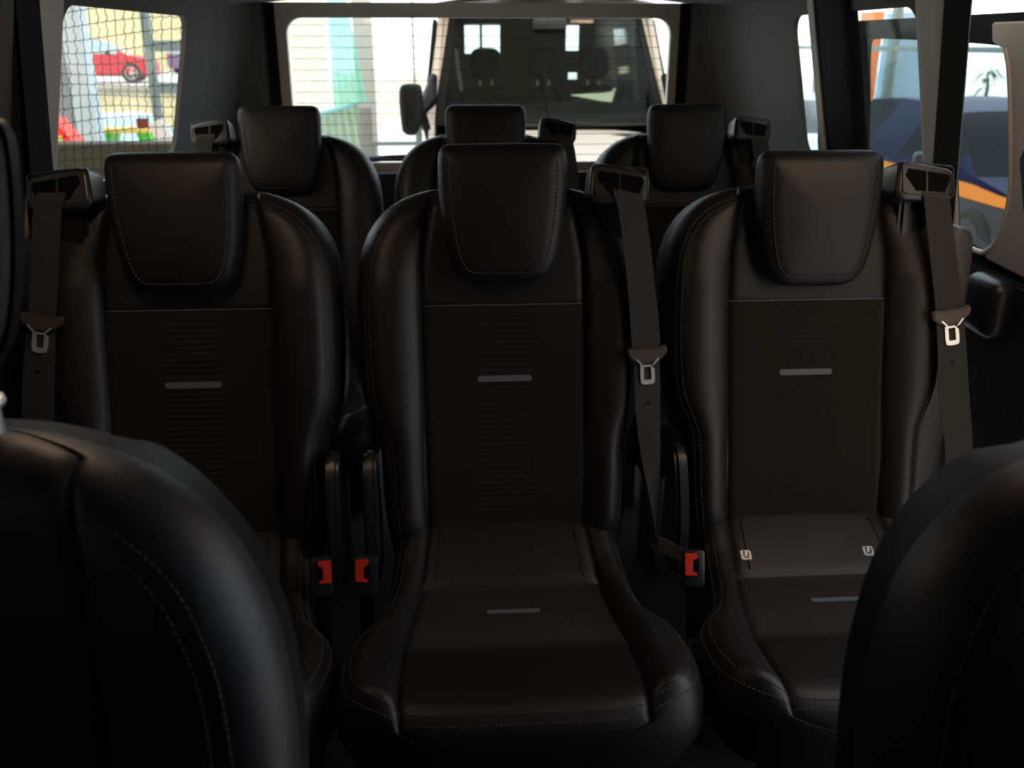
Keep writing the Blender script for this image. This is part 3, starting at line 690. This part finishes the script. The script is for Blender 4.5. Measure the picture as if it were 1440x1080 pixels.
ed = MB(); ed.tube([fn(a, b, -.008) for a, b in smooth_poly([(1.86, .846), (1.79, .843), (1.762, .847), (1.72, .874), (1.682, .939), (1.665, 1.0), (1.663, 1.08), (1.664, 1.20), (1.676, 1.24)], 2)], .006, 8); ed.build('edge_moulding', M['trim'], sd)
lp = MB(); lp.prism([(1.13, .10), (2.64, .10), (2.64, .84), (1.13, .80)], .03, lambda y, z, t: (.985-.95+t, y-1.42, z), .006); lp.build('lower_panel', M['dark'], sd)
lk = MB(); lk.box((.015, 1.68-1.42, .76), (.06, .12, .12), .025, seg=3); lk.build('armrest', M['plastic'], sd)
gl = MB(); gl.prism([(1.65, .84), (2.42, .84), (2.42, 1.28), (1.65, 1.28)], .004, lambda y, z, t: fn(y, z, .018+t)); gl.build('pane', M['tint'], sd, smooth=False)
# rear wiper outside the back window
wp = thing('rear_wiper', 'black wiper arm lying along the bottom of the back window', 'wiper', (-.30, RY+.036, .872))
b = MB(); b.tube([(-.12, 0, .004), (.0, 0, .012), (.14, .0, .016)], .007, 8); b.build('wiper_arm', M['plastic'], wp)
b = MB(); b.box((.01, -.012, .004), (.26, .008, .010), .002); b.build('blade', M['rubber'], wp)
b = MB(); b.cyl((.0, -.004, .012), .006, .012, 14, rot=(PI/2, 0, 0)); b.build('pivot', M['plastic'], wp)

# ------------------------------------------------------------------ cars outside
def wheel(root, x, y, r, z, rim='rim'):
    w = MB(); w.torus((x, y, z), r*.80, r*.22, rot=(PI/2, 0, 0)); o = w.build('wheel', M['rubber'], root)
    k = MB(); s = 1 if y > 0 else -1
    k.torus((x, y+s*.03, z), r*.60, r*.07, rot=(PI/2, 0, 0)); k.cyl((x, y+s*.02, z), r*.16, .06, 14, rot=(PI/2, 0, 0))
    for i in range(5):
        a = 2*PI*i/5; k.box((x+r*.35*cos(a), y+s*.02, z+r*.35*sin(a)), (r*.62, .04, r*.13), rot=(0, -a, 0))
    k.build('rim', M[rim], o)
    d = MB(); d.cyl((x, y-s*.02, z), r*.62, .02, 20, rot=(PI/2, 0, 0)); d.build('hub_shadow_plate', M['shell'], o)
def car(name, label, loc, rz, L=4.2, W=1.78, H=1.45, paint='car_red', glass='car_glass', group=None, low=None, z0=.22):
    root = thing(name, label, 'car', loc, rz, group)
    X = [-.5, -.485, -.45, -.40, -.30, -.16, 0, .10, .17, .24, .31, .40, .46, .49, .5]
    BE = [.46, .56, .63, .655, .66, .655, .645, .64, .635, .63, .60, .55, .50, .44, .38]
    TP = [.46, .57, .72, .86, .97, 1.0, .995, .95, .87, .745, .61, .555, .505, .445, .38]
    HW = [.74, .84, .92, .96, .99, 1, 1, 1, 1, .99, .97, .93, .87, .78, .66]
    body = MB(); gls = MB(); rows = []
    for x, be, tp, hw in zip(X, BE, TP, HW):
        w = W/2*hw; wt = w*(1-.36*max(0, min(1, (tp-be)/.34)))
        rows.append([(x*L, 0, z0), (x*L, w*.86, z0), (x*L, w, z0+.12), (x*L, w, .42*H), (x*L, w*.985, be*H), (x*L, wt+.05*(tp > be+.03)*0, (tp-.012*(tp > be+.03))*H), (x*L, wt*.6, tp*H), (x*L, 0, tp*H)])
    for s in (1, -1):
        for i in range(len(X)-1):
            for j in range(7):
                q = [(p[0], s*p[1], p[2]) for p in (rows[i][j], rows[i+1][j], rows[i+1][j+1], rows[i][j+1])]
                tall = min(TP[i]-BE[i], TP[i+1]-BE[i+1]) > .05
                isg = (j == 4 and tall and i not in (5,)) or (j >= 5 and (7 <= i <= 9 or 1 <= i <= 2))
                (gls if isg else body).add(q, [(0, 1, 2, 3)])
    for i in (0, -1): body.add(rows[i] + [(p[0], -p[1], p[2]) for p in rows[i][::-1]], [tuple(range(16))])
    body.build('body', M[paint], root, ang=35); gls.build('windows', M[glass], root, ang=35)
    r = .22*H
    for x in (-.30*L, .32*L):
        for s in (1, -1):
            wheel(root, x, s*(W/2-.07), r, r, 'shell' if low else 'rim')
    for s in (1, -1):
        l = MB(); l.box((.465*L, s*W*.33, .47*H), (.12, .34, .09), .03); l.build('headlight', M['chrome'], root)
        l = MB(); l.box((-.485*L, s*W*.33, .52*H), (.06, .30, .12), .02); l.build('tail_light', M['red'], root)
        l = MB(); l.box((.17*L, s*(W/2+.09), .66*H), (.12, .20, .13), .04, seg=3); l.build('side_mirror', M['plastic'], root)
        if low:
            hwx = lambda x: W/2*float(np.interp(x/L, X, HW))
            for nm, mt_, zz in (('side_stripe', M[low], [(.40, .47, .53), (.30, .475, .565), (-.2, .49, .56), (-.44, .50, .55)]), ('sill_panel', M['dark'], [(.40, .18, .465), (.30, .15, .47), (-.2, .15, .485), (-.44, .17, .495)])):
                g = []
                for x in np.linspace(.42*L, -.44*L, 24):
                    z0_, z1_ = [float(np.interp(-x/L, [-q[0] for q in zz], [q[k] for q in zz]))*H for k in (1, 2)]
                    w_ = hwx(x)+.006; g.append([(x, s*(w_-.03), z0_-.002), (x, s*w_, z0_), (x, s*w_, z1_), (x, s*(w_-.03), z1_+.002)])
                l = MB(); l.grid(g); l.build(nm, mt_, root)
    return root
# red car on the terrace: nose to the right
car('car', 'red car parked on the raised terrace seen through the left window', (-12.28, 33.27, -.02), R_(10), paint='car_red', glass='car_glass_pale')
car('car', 'small violet and red car beyond the steel frame in the left window', (-11.0, 44, -.02), R_(70), paint='car_violet', glass='car_glass_pale')
car('car', 'white car low behind the green trestle table in the left window', (-8.3, 24.2, -1.85), R_(-50), L=3.6, paint='car_white', glass='car_glass_pale')
car('car', 'pale blue car with dark windscreen in the narrow right quarter window', (4.85, 13.1, -.55), R_(-104), L=3.6, paint='car_pale', glass='car_glass', H=1.12)
car('car', 'dark blue car with orange side stripe outside the right door window', (4.95, 8.45, -.55), R_(-91), paint='car_blue', glass='car_glass_black', low='orange', L=4.4, H=1.30)
car('car', 'white car with black mirror behind the dark blue bonnet', (9.4, 12.0, -.55), R_(-120), paint='car_white', glass='car_glass', H=1.30)

# ------------------------------------------------------------------ white van right behind
VX, VY, VG = .65, 6.9, -.55
van = thing('van', 'white van facing us close behind the back window', 'van', (VX, VY, VG))
def ws(u, v):                                               # windscreen sheet: u -1..1, v 0..1
    hw = .905 - .145*v; y = .02 + .50*v + .24*abs(u)**2.4; z = 1.215 + .045*abs(u)**2*(1-v)+ .83*v
    return Vector((u*hw, y, z))
def sheet(mb, u0, u1, v0, v1, nu=14, nv=10, off=0, th=.006):
    F = [[ws(u, v)+Vector((0, -off, 0)) for u in np.linspace(u0, u1, nu)] for v in np.linspace(v0, v1, nv)]
    K = [[p+Vector((0, th, 0)) for p in r] for r in F]
    mb.grid(F); mb.grid(K)
    mb.grid([F[0], K[0]]); mb.grid([F[-1], K[-1]]); mb.grid([[r[0] for r in F], [r[0] for r in K]]); mb.grid([[r[-1] for r in F], [r[-1] for r in K]])
g = MB(); sheet(g, -.94, .94, .02, 1.0, 20, 12); w = g.build('windscreen', M['van_glass'], van, ang=80)
f = MB(); sheet(f, -.98, .98, -.005, .065, 20, 3, .004); sheet(f, -.985, -.905, .0, 1., 4, 12, .004); sheet(f, .905, .985, .0, 1., 4, 12, .004); f.build('black_border', M['seal'], w, ang=80)
a = MB()
for s in (-1, 1):
    for v0, v1 in ((0, 1.02),):
        P = []
        for v in np.linspace(-.01, 1.02, 12):
            p = ws(s*.985, v); P.append([p, p+Vector((s*.035, .01, 0)), p+Vector((s*.065, .05, 0)), p+Vector((s*.075, .11, 0)), p+Vector((s*.03, .13, 0))])
        a.grid(P)
a.build('windscreen_pillar', M['white_paint'], van, ang=80)
# bonnet, wings and front
b = MB(); P = []
for v in np.linspace(0, 1, 12):
    row = []
    for u in np.linspace(-1, 1, 21):
        y0 = -.02 + .22*abs(u)**2.4; y = y0 - .95*v*(1-.20*abs(u)**3); z = 1.195 - .22*v**1.25 - .16*max(0, v-.75)**2*4 - .12*abs(u)**4 + .02*cos(u*PI*1.5)*v*(1-v)
        row.append((u*.93, y, z))
    P.append(row)
b.grid(P); b.build('bonnet', M['white_paint'], van, ang=60)
fr = MB(); P2 = []
fe = P[-1]
for k, (dz, dy) in enumerate(((0, 0), (.04, -.03), (.20, -.06), (.45, -.09), (.55, -.14), (.72, -.13), (.76, -.02))):
    P2.append([(x, y+dy, 1.195-.22-.04-dz-.10*abs(x/.93)**4*(1-dz)) for x, y, z in fe])
fr.grid([fe]+P2); fr.build('front_panel', M['white_paint'], van, ang=60)
gr = MB()
for k in range(4): gr.box((0, -1.035-.012*k, .80-.06*k), (1.0, .03, .028), .008)
gr.build('grille', M['plastic'], van)
for s in (-1, 1):
    h = MB(); h.box((s*.66, -.93, .82), (.36, .14, .20), .05, rot=(0, 0, s*.35), seg=3); h.build('headlight', M['chrome'], van)
    wh = MB(); wh.torus((s*.82, -.45, .34), .26, .08, rot=(0, PI/2, 0)); wh.cyl((s*.84, -.45, .34), .2, .1, 20, rot=(0, PI/2, 0)); wh.build('wheel', M['rubber'], van)
    wh = MB(); wh.torus((s*.82, 2.4, .34), .26, .08, rot=(0, PI/2, 0)); wh.cyl((s*.84, 2.4, .34), .2, .1, 20, rot=(0, PI/2, 0)); wh.build('wheel', M['rubber'], van)
    sp = MB(); sp.holed([(-.80, .40), (3.6, .40), (3.6, 2.06), (1.0, 2.06), (.72, 2.02), (.22, 1.24), (-.75, .95)], [[(.52, 1.30), (1.30, 1.30), (1.30, 1.92), (.86, 1.92)], [(1.55, 1.30), (2.4, 1.30), (2.4, 1.92), (1.55, 1.92)]], .04, lambda y, z, t: (s*(.93-.11*max(0, z-1.2)-t), y, z))
    sp.build('side_panel', M['white_paint'], van, ang=30)
    sg = MB(); sg.holed([(.50, 1.28), (2.45, 1.28), (2.45, 1.94), (.86, 1.94)], [], .01, lambda y, z, t: (s*(.905-.11*max(0, z-1.2)-t), y, z)); sg.build('side_glass', M['car_glass'], van, smooth=False)
    fw_ = MB(); fw_.tube([(s*(.955-.11*.05), .30, 1.27), (s*(.955-.11*.75), .82, 1.96), (s*(.955-.11*.75), 1.32, 1.96), (s*(.955-.005), 1.32, 1.27)], .018, 6, True); fw_.build('window_frame', M['seal'], van)
    mr = MB(); O = smooth_poly([(-.075, -.17), (-.09, .02), (-.085, .13), (-.06, .165), (.06, .165), (.085, .14), (.085, -.05), (.07, -.13), (.03, -.20), (-.04, -.20), (-.075, -.17)], 2); O = resample(O, .02)[:-1]
    if s > 0: O = np.array([(-a_, b_) for a_, b_ in O])[::-1]
    mb, _, _ = pad(O, lambda a_, b_, n: (s*1.045+a_*1.0, -.06-n, 1.36+b_), .12, .04, .02, ring=[1, .98, .94, .88, .78, .6, .3])
    mo = mb.build('door_mirror', M['van_black'], van, ang=60)
    ar = MB(); ar.tube([(s*1.06, .0, 1.30), (s*.99, .06, 1.33), (s*.92, .16, 1.40), (s*.885, .34, 1.56)], [.05, .05, .06, .03], 10); ar.tube([(s*.985, .05, 1.32), (s*.935, .10, 1.18), (s*.93, .10, 1.03)], [.045, .03, .008], 8); ar.build('mirror_arm', M['van_black'], mo)
rf = MB(); P = [[(x, y, 2.06+.06*(1-(x/.84)**2) - (.10 if y < .6 else 0)*0) for x in np.linspace(-.84, .84, 9)] for y in (.53, .8, 1.6, 3.6)]; rf.grid(P); rf.grid([[(x, y, z+.03) for x, y, z in r] for r in P]); rf.build('roof', M['white_paint'], van, ang=60)
fl = MB(); fl.box((0, 1.6, .45), (1.8, 4.0, .06)); fl.box((0, -.1, .82), (1.7, .06, .7)); fl.build('cab_floor', M['dark'], van)
bk = MB(); bk.holed([(-.9, .45), (.9, .45), (.84, 2.1), (-.84, 2.1)], [[(-.60, 1.69), (-.44, 1.69), (-.44, 1.98), (-.60, 1.98)], [(-.41, 1.69), (-.22, 1.69), (-.22, 1.98), (-.41, 1.98)], [(.50, 1.72), (.64, 1.72), (.64, 1.98), (.50, 1.98)], [(.53, 1.42), (.63, 1.42), (.63, 1.49), (.53, 1.49)]], .03, lambda x, z, t: (x, 3.55+t, z)); bk.build('rear_bulkhead', M['greywall'], van, ang=30)
ds = MB(); P = []
for v in np.linspace(0, 1, 9):
    P.append([(u*.88, .05 + .22*abs(u)**2.4 + .62*v, 1.21 + .13*sin(v*PI*.55)+.05*math.exp(-((u-.45)/.25)**2)*v) for u in np.linspace(-1, 1, 21)])
ds.grid(P); ds.grid([[(p[0], p[1], p[2]) for p in P[-1]], [(p[0], p[1]+.02, p[2]-.4) for p in P[-1]]]); ds.build('dashboard', M['dark'], van, ang=60)
def van_seat(x, wdt):
    s_ = MB(); O = smooth_poly([(0, 0), (wdt, 0), (wdt*1.05, .35), (wdt*.9, .52), (wdt*.55, .60), (0, .61)], 2); O = np.concatenate([O, [(-p, q) for p, q in O[::-1][1:-1]]]); O = resample(np.concatenate([O, O[:1]]), .03)[:-1]
    mb, _, _ = pad(O, lambda a_, b_, n: (x+a_, 1.02+b_*.2-n, .86+b_), .14, .05, .02, ring=[1, .97, .92, .85, .7, .4]); o = mb.build('seat', M['van_seat'], van, ang=60)
    O = smooth_poly([(0, 0), (.10, .01), (.135, .08), (.13, .2), (.10, .255), (0, .26)], 2); O = np.concatenate([O, [(-p, q) for p, q in O[::-1][1:-1]]]); O = resample(np.concatenate([O, O[:1]]), .02)[:-1]
    mb, _, _ = pad(O, lambda a_, b_, n: (x+a_, 1.13+b_*.1-n, 1.50+b_), .12, .04, .02, ring=[1, .97, .92, .85, .7, .4]); mb.build('headrest', M['van_seat'], o, ang=60)
    for q in (-.05, .05):
        p_ = MB(); p_.cyl((x+q, 1.19, 1.48), .009, .12, 8); p_.build('headrest_post', M['chrome'], o)
for x, wd in ((-.46, .27), (0.03, .17), (.46, .27)): van_seat(x, wd)
bl = MB(); ribbon(bl, [(-.72, 1.35, 1.75), (-.70, 1.32, 1.55), (-.66, 1.28, 1.30)], [(-.69, 1.35, 1.75), (-.67, 1.32, 1.55), (-.63, 1.28, 1.30)], .004); bl.build('cab_belt', M['board'], van)
rv = MB(); rv.box((.0, .42, 1.93), (.26, .05, .08), .02, seg=3); rv.build('rear_view_mirror', M['plastic'], van)
sw = MB(); sw.torus((.46, .80, 1.26), .18, .016, rot=(R_(65), 0, 0)); sw.box((.46, .82, 1.25), (.10, .04, .08), .015); sw.build('steering_wheel', M['plastic'], van)
tx = MB(); tx.box((.05, .33, 1.32), (.004, .004, .34)); tx.tube([(-.06, .20, 1.66), (-.05, .10, 1.46), (-.03, .03, 1.24)], .006, 6); tx.build('hanging_cord', M['seal'], van)
pa = thing('paper_sheet', 'white folded paper lying on the van dashboard', 'paper', (VX+.36, VY+.32, VG+1.375))
m = MB(); P = []
for t in np.linspace(0, 1, 10):
    x = -.20+.34*t; P.append([(x+.03*t, .10*t+.01, .052+.012*t+.05*max(0, t-.75)*3*max(0, t-.75)*4), (x+.0, .06*t, .050-.02*t), (x-.03*t, .02*t-.06*t, .048-.055*t)])
m.grid(P); m.grid([[(x, y+.002, z) for x, y, z in r] for r in P]); m.build('sheet', M['paper'], pa)
wpp = MB()
for x0, x1 in ((-.7, -.02), (.1, .75)): wpp.tube([(x0, -.02+.22*abs(x0/.93)**2.4, 1.245), ((x0+x1)/2, -.045, 1.235), (x1, -.02+.2*abs(x1/.93)**2.4, 1.225)], .010, 6)
wpp.build('wipers', M['rubber'], van)
bg_ = MB(); bg_.cyl((.42, -.33, 1.135), .014, .02, 10); bg_.build('washer_jet', M['plastic'], van)

# ------------------------------------------------------------------ surroundings
m = MB(); m.box((3.0, 8, VG-.05), (14, 30, .1)); tag(m.build('ground', M['ground'], smooth=False), kind='structure')
m = MB(); m.box((-4, 40, -1.90), (140, 120, .1)); tag(m.build('street_ground', M['street'], smooth=False), kind='structure')
tr_ = thing('terrace_wall', 'cream brick retaining wall carrying the terrace with the red car', 'retaining wall', (-12, 32, -1.85), R_(-18)); tr_['kind'] = 'structure'
m = MB(); m.box((0, 7.1, .85), (16, 14, 1.8)); m.build('terrace_body', M['cream'], tr_)
m = MB(); m.box((0, 7.0, 1.79), (16.2, 14.4, .06)); m.build('terrace_paving', M['street'], tr_)
m = MB(); m.box((0, -.16, 1.62), (16.2, .12, .10)); m.build('coping', M['greywall'], tr_)
# pale building behind the terrace
bd = thing('building', 'cream building behind the terrace at the top of the left window', 'building', (-16, 52, -.1)); bd['kind'] = 'structure'
m = MB(); m.box((0, 0, 4), (18, 4, 8)); m.build('facade', M['cream'], bd)
# columns and steel frame of the showroom, left
cl = MB(); cl.box((-4.22, 10.35, .75), (.26, .30, 2.9), .01); tag(cl.build('column_left', M['greywall']), kind='structure')
cl = MB(); cl.box((-3.98, 10.30, .75), (.20, .24, 2.9), .01); tag(cl.build('column_pale', M['pale_wall']), kind='structure')
sf = thing('steel_window_frame', 'grey steel frame of the showroom window, left of the back pillar', 'window frame', (-3.07, 9.7, -.5)); sf['kind'] = 'structure'
f = MB(); f.box((0, 0, 1.0), (.075, .10, 3.2), .008); f.build('mullion', M['steel'], sf)
f = MB(); f.box((.28, 0, 1.335), (.60, .09, .085), .008); f.build('transom', M['steel'], sf)
f = MB(); f.box((.28, 0, 1.72), (.60, .09, .10), .008); f.build('transom', M['steel'], sf)
f = MB(); f.box((.50, 0, 1.0), (.045, .08, 3.2), .008); f.build('mullion', M['steel'], sf)
# net hung behind the left window
def net(name, label, u0, u1, z0, z1, du, dz, y, r, mt, diag=False):
    m = MB(); nu = int((u1-u0)/du)
    for i in range(nu+1):
        pts = []
        for z in np.linspace(z0, z1, int((z1-z0)/dz*2)+1):
            u = u0+i*du; pts.append((u + .004*sin(z*140+i)+ (z-z0)*(.10 if not diag else .6), y+.03*sin(u*9+z*4), z))
        m.tube(pts, r, 5)
    for k in range(int((z1-z0)/dz)+1):
        pts = []
        for u in np.linspace(u0, u1, nu*3+1):
            z = z0+k*dz; ph = (u-u0)/du; pts.append((u+(z-z0)*(.10 if not diag else .6), y+.03*sin(u*9+z*4), z - .006*abs(sin(ph*PI)) + .10*(u-u0)*.5 + .012*sin(u*7+k*.7) - (.5*(u-u0) if diag else 0)))
        m.tube(pts, r, 5)
    return tag(m.build(name, M[mt], ang=60), label, 'net')
net('safety_net', 'dark square mesh net hanging outside the left window', -1.86, -1.10, -.545, 2.2, .0325, .043, 3.66, .0015, 'net')
net('pale_net', 'pale blue slanting net cords beside the teal curtain', -2.3, -1.35, .2, 1.9, .09, .11, 9.3, .0025, 'bluenet', True)
# parapet, table, red pad, board
m = MB(); m.box((-1.72, 4.3, .13), (1.5, .14, 1.40), .01); tag(m.build('parapet', M['brown']), kind='structure')
tb = thing('trestle_table', 'yellow topped table on green trestle legs in the left window', 'table', (-3.86, 11.1, -.55), R_(-3))
m = MB(); m.box((0, 0, .855), (.62, .35, .045), .006); m.build('tabletop', M['yellow'], tb)
for s in (-1, 1):
    m = MB(); m.prism([(s*.14, .83), (s*.28, .83), (s*.30, 0), (s*.22, 0), (s*.20, .6)], .30, lambda a, b, t: (a, -.15+t, b), .01); m.build('leg', M['green'], tb)
mb_ = thing('table_box', 'small maroon box standing on the yellow table', 'box', (-3.68, 11.1, .33)); m = MB(); m.box((0, 0, .045), (.12, .10, .09), .008); m.build('box_body', M['maroon'], mb_); m = MB(); m.box((0, 0, .094), (.126, .106, .012), .003); m.build('lid', M['shell'], mb_)
rp = thing('red_pad', 'red wedge with a yellow band at the left window edge', 'padding', (-2.27, 5.32, -.55))
m = MB(); m.prism([(-.12, 0), (.14, 0), (.14, 1.22), (.0, 1.425), (-.12, 1.44)], .20, lambda a, b, t: (a, t-.1, b), .02); m.build('pad_body', M['redtoy'], rp)
m = MB(); m.box((.015, -.102, 1.31), (.07, .006, .03), .002); m.build('yellow_band', M['yellow'], rp)
m = MB(); m.box((0, 0, .30), (.12, .10, .64), .01); bo = m.build('leaning_board', M['board'], loc=(-2.50, 8.45, .02)); bo.rotation_euler = (0, R_(-20), 0); tag(bo, 'pale grey board leaning beside the steel frame', 'board')
bs = MB(); bs.box((-2.40, 8.5, -.29), (.5, .3, .56), .02); tag(bs.build('board_stand', M['board']), 'pale low stand carrying the leaning grey board', 'stand')
# behind the back window, left of the van
def drape(name, label, top, bot, mt, folds, y0):
    m = MB(); F = []
    for v in np.linspace(0, 1, 14):
        xl = top[0]+(bot[0]-top[0])*v; xr = top[1]+(bot[1]-top[1])*v; row = []
        for u in np.linspace(0, 1, 40):
            zt = top[2]+(top[3]-top[2])*u; zb = bot[2]+(bot[3]-bot[2])*u
            row.append((xl+(xr-xl)*u, y0+.03*sin(u*folds), zt+(zb-zt)*v))
        F.append(row)
    m.grid(F); m.grid([[(x, y+.004, z) for x, y, z in r] for r in F]); return tag(m.build(name, M[mt], ang=80), label, 'net curtain')
drape('net_curtain', 'teal net curtain hanging left of the white van', (-1.30, -1.12, 1.75, 1.75), (-1.285, -.96, .60, .70), 'teal', 30, 9.6)
drape('draped_net', 'pale green net draped below the teal curtain', (-1.42, -1.03, .585, .70), (-1.42, -.86, -.5, -.5), 'paleteal', 36, 9.45)
m = MB(); m.tube([(-1.42, 9.42, .59), (-1.2, 9.42, .645), (-1.03, 9.42, .705)], .018, 6); tag(m.build('net_hem', M['aqua']), 'aqua hem rope between the teal curtain and pale net', 'rope')
m = MB(); m.box((-2.45, 13.2, .7), (1.35, .2, 4.6), .01); tag(m.build('cream_wall_panel', M['ivory']), kind='structure')
m = MB(); m.box((-.99, 9.9, .62), (.20, .05, 2.34), .01); tag(m.build('lilac_board', M['board']), 'pale lilac board at the right of the teal net', 'board')
m = MB(); m.box((-.92, 8.95, .06), (.11, .12, 1.24), .01); tag(m.build('grey_post_box', M['greywall']), 'narrow grey box beside the draped net', 'box')
rl = thing('guard_rail', 'blue grey metal rail in front of the white van front corner', 'rail', (-.6, 8.3, -.55))
f = MB(); f.box((0, 0, .965), (.42, .03, .03), .004); f.build('rail', M['steel'], rl)
for s in (-1, 1): f = MB(); f.box((s*.20, 0, .475), (.025, .025, .95), .004); f.build('post', M['steel'], rl)
m = MB(); m.box((-.40, 8.45, .12), (.05, .05, 1.30), .006); tag(m.build('steel_post', M['steel']), 'grey steel post behind the black van mirror', 'post')
m = MB(); m.cyl((-.445, 8.9, .7), .012, 2.5, 10); tag(m.build('thin_pole', M['beige']), 'thin brown pole above the van mirror', 'pole')
# right: showroom window wall
wf = thing('window_wall', 'grey steel framing of the showroom windows on the right', 'window frame', (6.2, 12, -.55)); wf['kind'] = 'structure'
f = MB(); f.box((0, 0, 1.72), (.08, 16, .07), .008); f.build('transom', M['steel'], wf)
for y in (16.1, 13.4, 9.6, 7.0): f = MB(); f.box((0, y-12, 1.1), (.10, .16, 3.4), .008); f.build('mullion', M['steel'], wf)
f = MB(); f.box((0, -2.5, 1.14), (.08, 1.0, .10), .008); f.build('transom', M['steel'], wf)
f = MB(); f.box((0, 0, .35), (.06, 16, .7), .008); f.build('sill_panel', M['greywall'], wf)
m = MB(); m.box((12.3, 28.0, .4), (.3, 1.0, 3.4), .01); tag(m.build('sign_panel', M['sign_orange']), 'orange sign panel high in the right quarter window', 'sign')
m = MB(); m.box((13.5, 27.2, .0), (.5, 4.0, 4.2), .01); tag(m.build('blue_facade', M['sky_panel']), kind='structure')
m = MB(); m.box((9.0, 24.0, -1.1), (5, .4, 1.9), .01); tag(m.build('beige_wall', M['beige']), kind='structure')
pl = thing('potted_plant', 'green potted plant beyond the dark blue car bonnet', 'plant', (7.05, 12.3, -.55))
m = MB(); m.cyl((0, 0, .22), .16, .44, 20, r2=.20); m.build('pot', M['pot'], pl)
m = MB(); m.tube([(0, 0, .40), (.02, .01, .9), (0, 0, 1.35)], .018, 8); m.build('stem', M['leaf'], pl)
m = MB()
for k in range(46):
    z = .75+.75*random.random(); a = random.random()*2*PI; l = .16+.16*random.random(); dr = .10+.2*random.random()
    c0 = Vector((0, 0, z)); d_ = Vector((cos(a), sin(a), 0)); sdv = Vector((-sin(a), cos(a), 0)); F = []
    for t in np.linspace(0, 1, 6):
        p = c0 + d_*l*t + Vector((0, 0, .12*t-dr*t*t)); w_ = .022*sin(PI*min(.98, t+.08)); F.append([p-sdv*w_, p+Vector((0, 0, .004)), p+sdv*w_])
    m.grid(F)
m.build('foliage', M['leaf'], pl, ang=80)

# warm roof lamp of the passenger compartment, above the frame
for x, e, lab in ((.62, .70, 'warm roof lamp above the right side, ahead of the near seats'), (-.50, .46, 'warm roof lamp above the left side, ahead of the near seats')):
    dl = thing('dome_lamp', lab, 'lamp', (x, 1.08, 1.378), 0, 'roof lamps')
    m = MB(); m.box((0, 0, 0), (.16, .10, .022), .006); m.build('housing', M['headliner'], dl)
    m = MB(); m.box((0, 0, -.012), (.12, .06, .006), .002); m.build('lens', M['lampface'], dl)
    ld = bpy.data.lights.new('lamp_light', 'AREA'); ld.shape = 'RECTANGLE'; ld.size = .12; ld.size_y = .06; ld.energy = e*1.0; ld.color = (1, .62, .38)
    q = bpy.data.objects.new('lamp_light', ld); C.objects.link(q); q.parent = dl; q.location = (0, 0, -.018); q.rotation_euler = (R_(12), 0, 0)

# ------------------------------------------------------------------ world
wd = bpy.data.worlds.new('World'); bpy.context.scene.world = wd; wd.use_nodes = True; nt = wd.node_tree
bg = nt.nodes['Background']; tc = nt.nodes.new('ShaderNodeTexCoord'); sp = nt.nodes.new('ShaderNodeSeparateXYZ'); rp_ = nt.nodes.new('ShaderNodeMapRange')
mx = nt.nodes.new('ShaderNodeMix'); mx.data_type = 'RGBA'
nt.links.new(tc.outputs['Generated'], sp.inputs[0]); ma = nt.nodes.new('ShaderNodeMath'); ma.operation = 'MULTIPLY_ADD'; ma.inputs[1].default_value = .55; nt.links.new(sp.outputs['X'], ma.inputs[0]); nt.links.new(sp.outputs['Y'], ma.inputs[2]); nt.links.new(ma.outputs[0], rp_.inputs['Value'])
rp_.inputs['From Min'].default_value = -.5; rp_.inputs['From Max'].default_value = .35
mx.inputs['A'].default_value = (.62, .51, .40, 1); mx.inputs['B'].default_value = (.85, .95, 1.06, 1)
nt.links.new(rp_.outputs['Result'], mx.inputs['Factor']); nt.links.new(mx.outputs['Result'], bg.inputs['Color']); bg.inputs['Strength'].default_value = 1.5

# ------------------------------------------------------------------ camera
f_px = 1270.; th = math.atan(480/f_px); ps = math.atan(85*cos(th)/f_px)
F = Vector((sin(ps)*cos(th), cos(ps)*cos(th), -sin(th))); Rt = Vector((cos(ps), -sin(ps), 0)); U = Rt.cross(F)
cd = bpy.data.cameras.new('camera'); cam = bpy.data.objects.new('camera', cd); C.objects.link(cam)
cam.matrix_world = Matrix(((Rt.x, U.x, -F.x, -.093), (Rt.y, U.y, -F.y, 0), (Rt.z, U.z, -F.z, 1.25), (0, 0, 0, 1)))
cd.sensor_width = 36; cd.lens = 36*f_px/1440; cd.clip_start = .05; cd.clip_end = 400
cd.dof.use_dof = True; cd.dof.focus_distance = 1.5; cd.dof.aperture_fstop = 5.6
sc = bpy.context.scene; sc.camera = cam
sc.view_settings.view_transform = 'Standard'; sc.view_settings.look = 'None'; sc.view_settings.gamma = 1; sc.view_settings.use_curve_mapping = False
sc.view_settings.exposure = 1.05
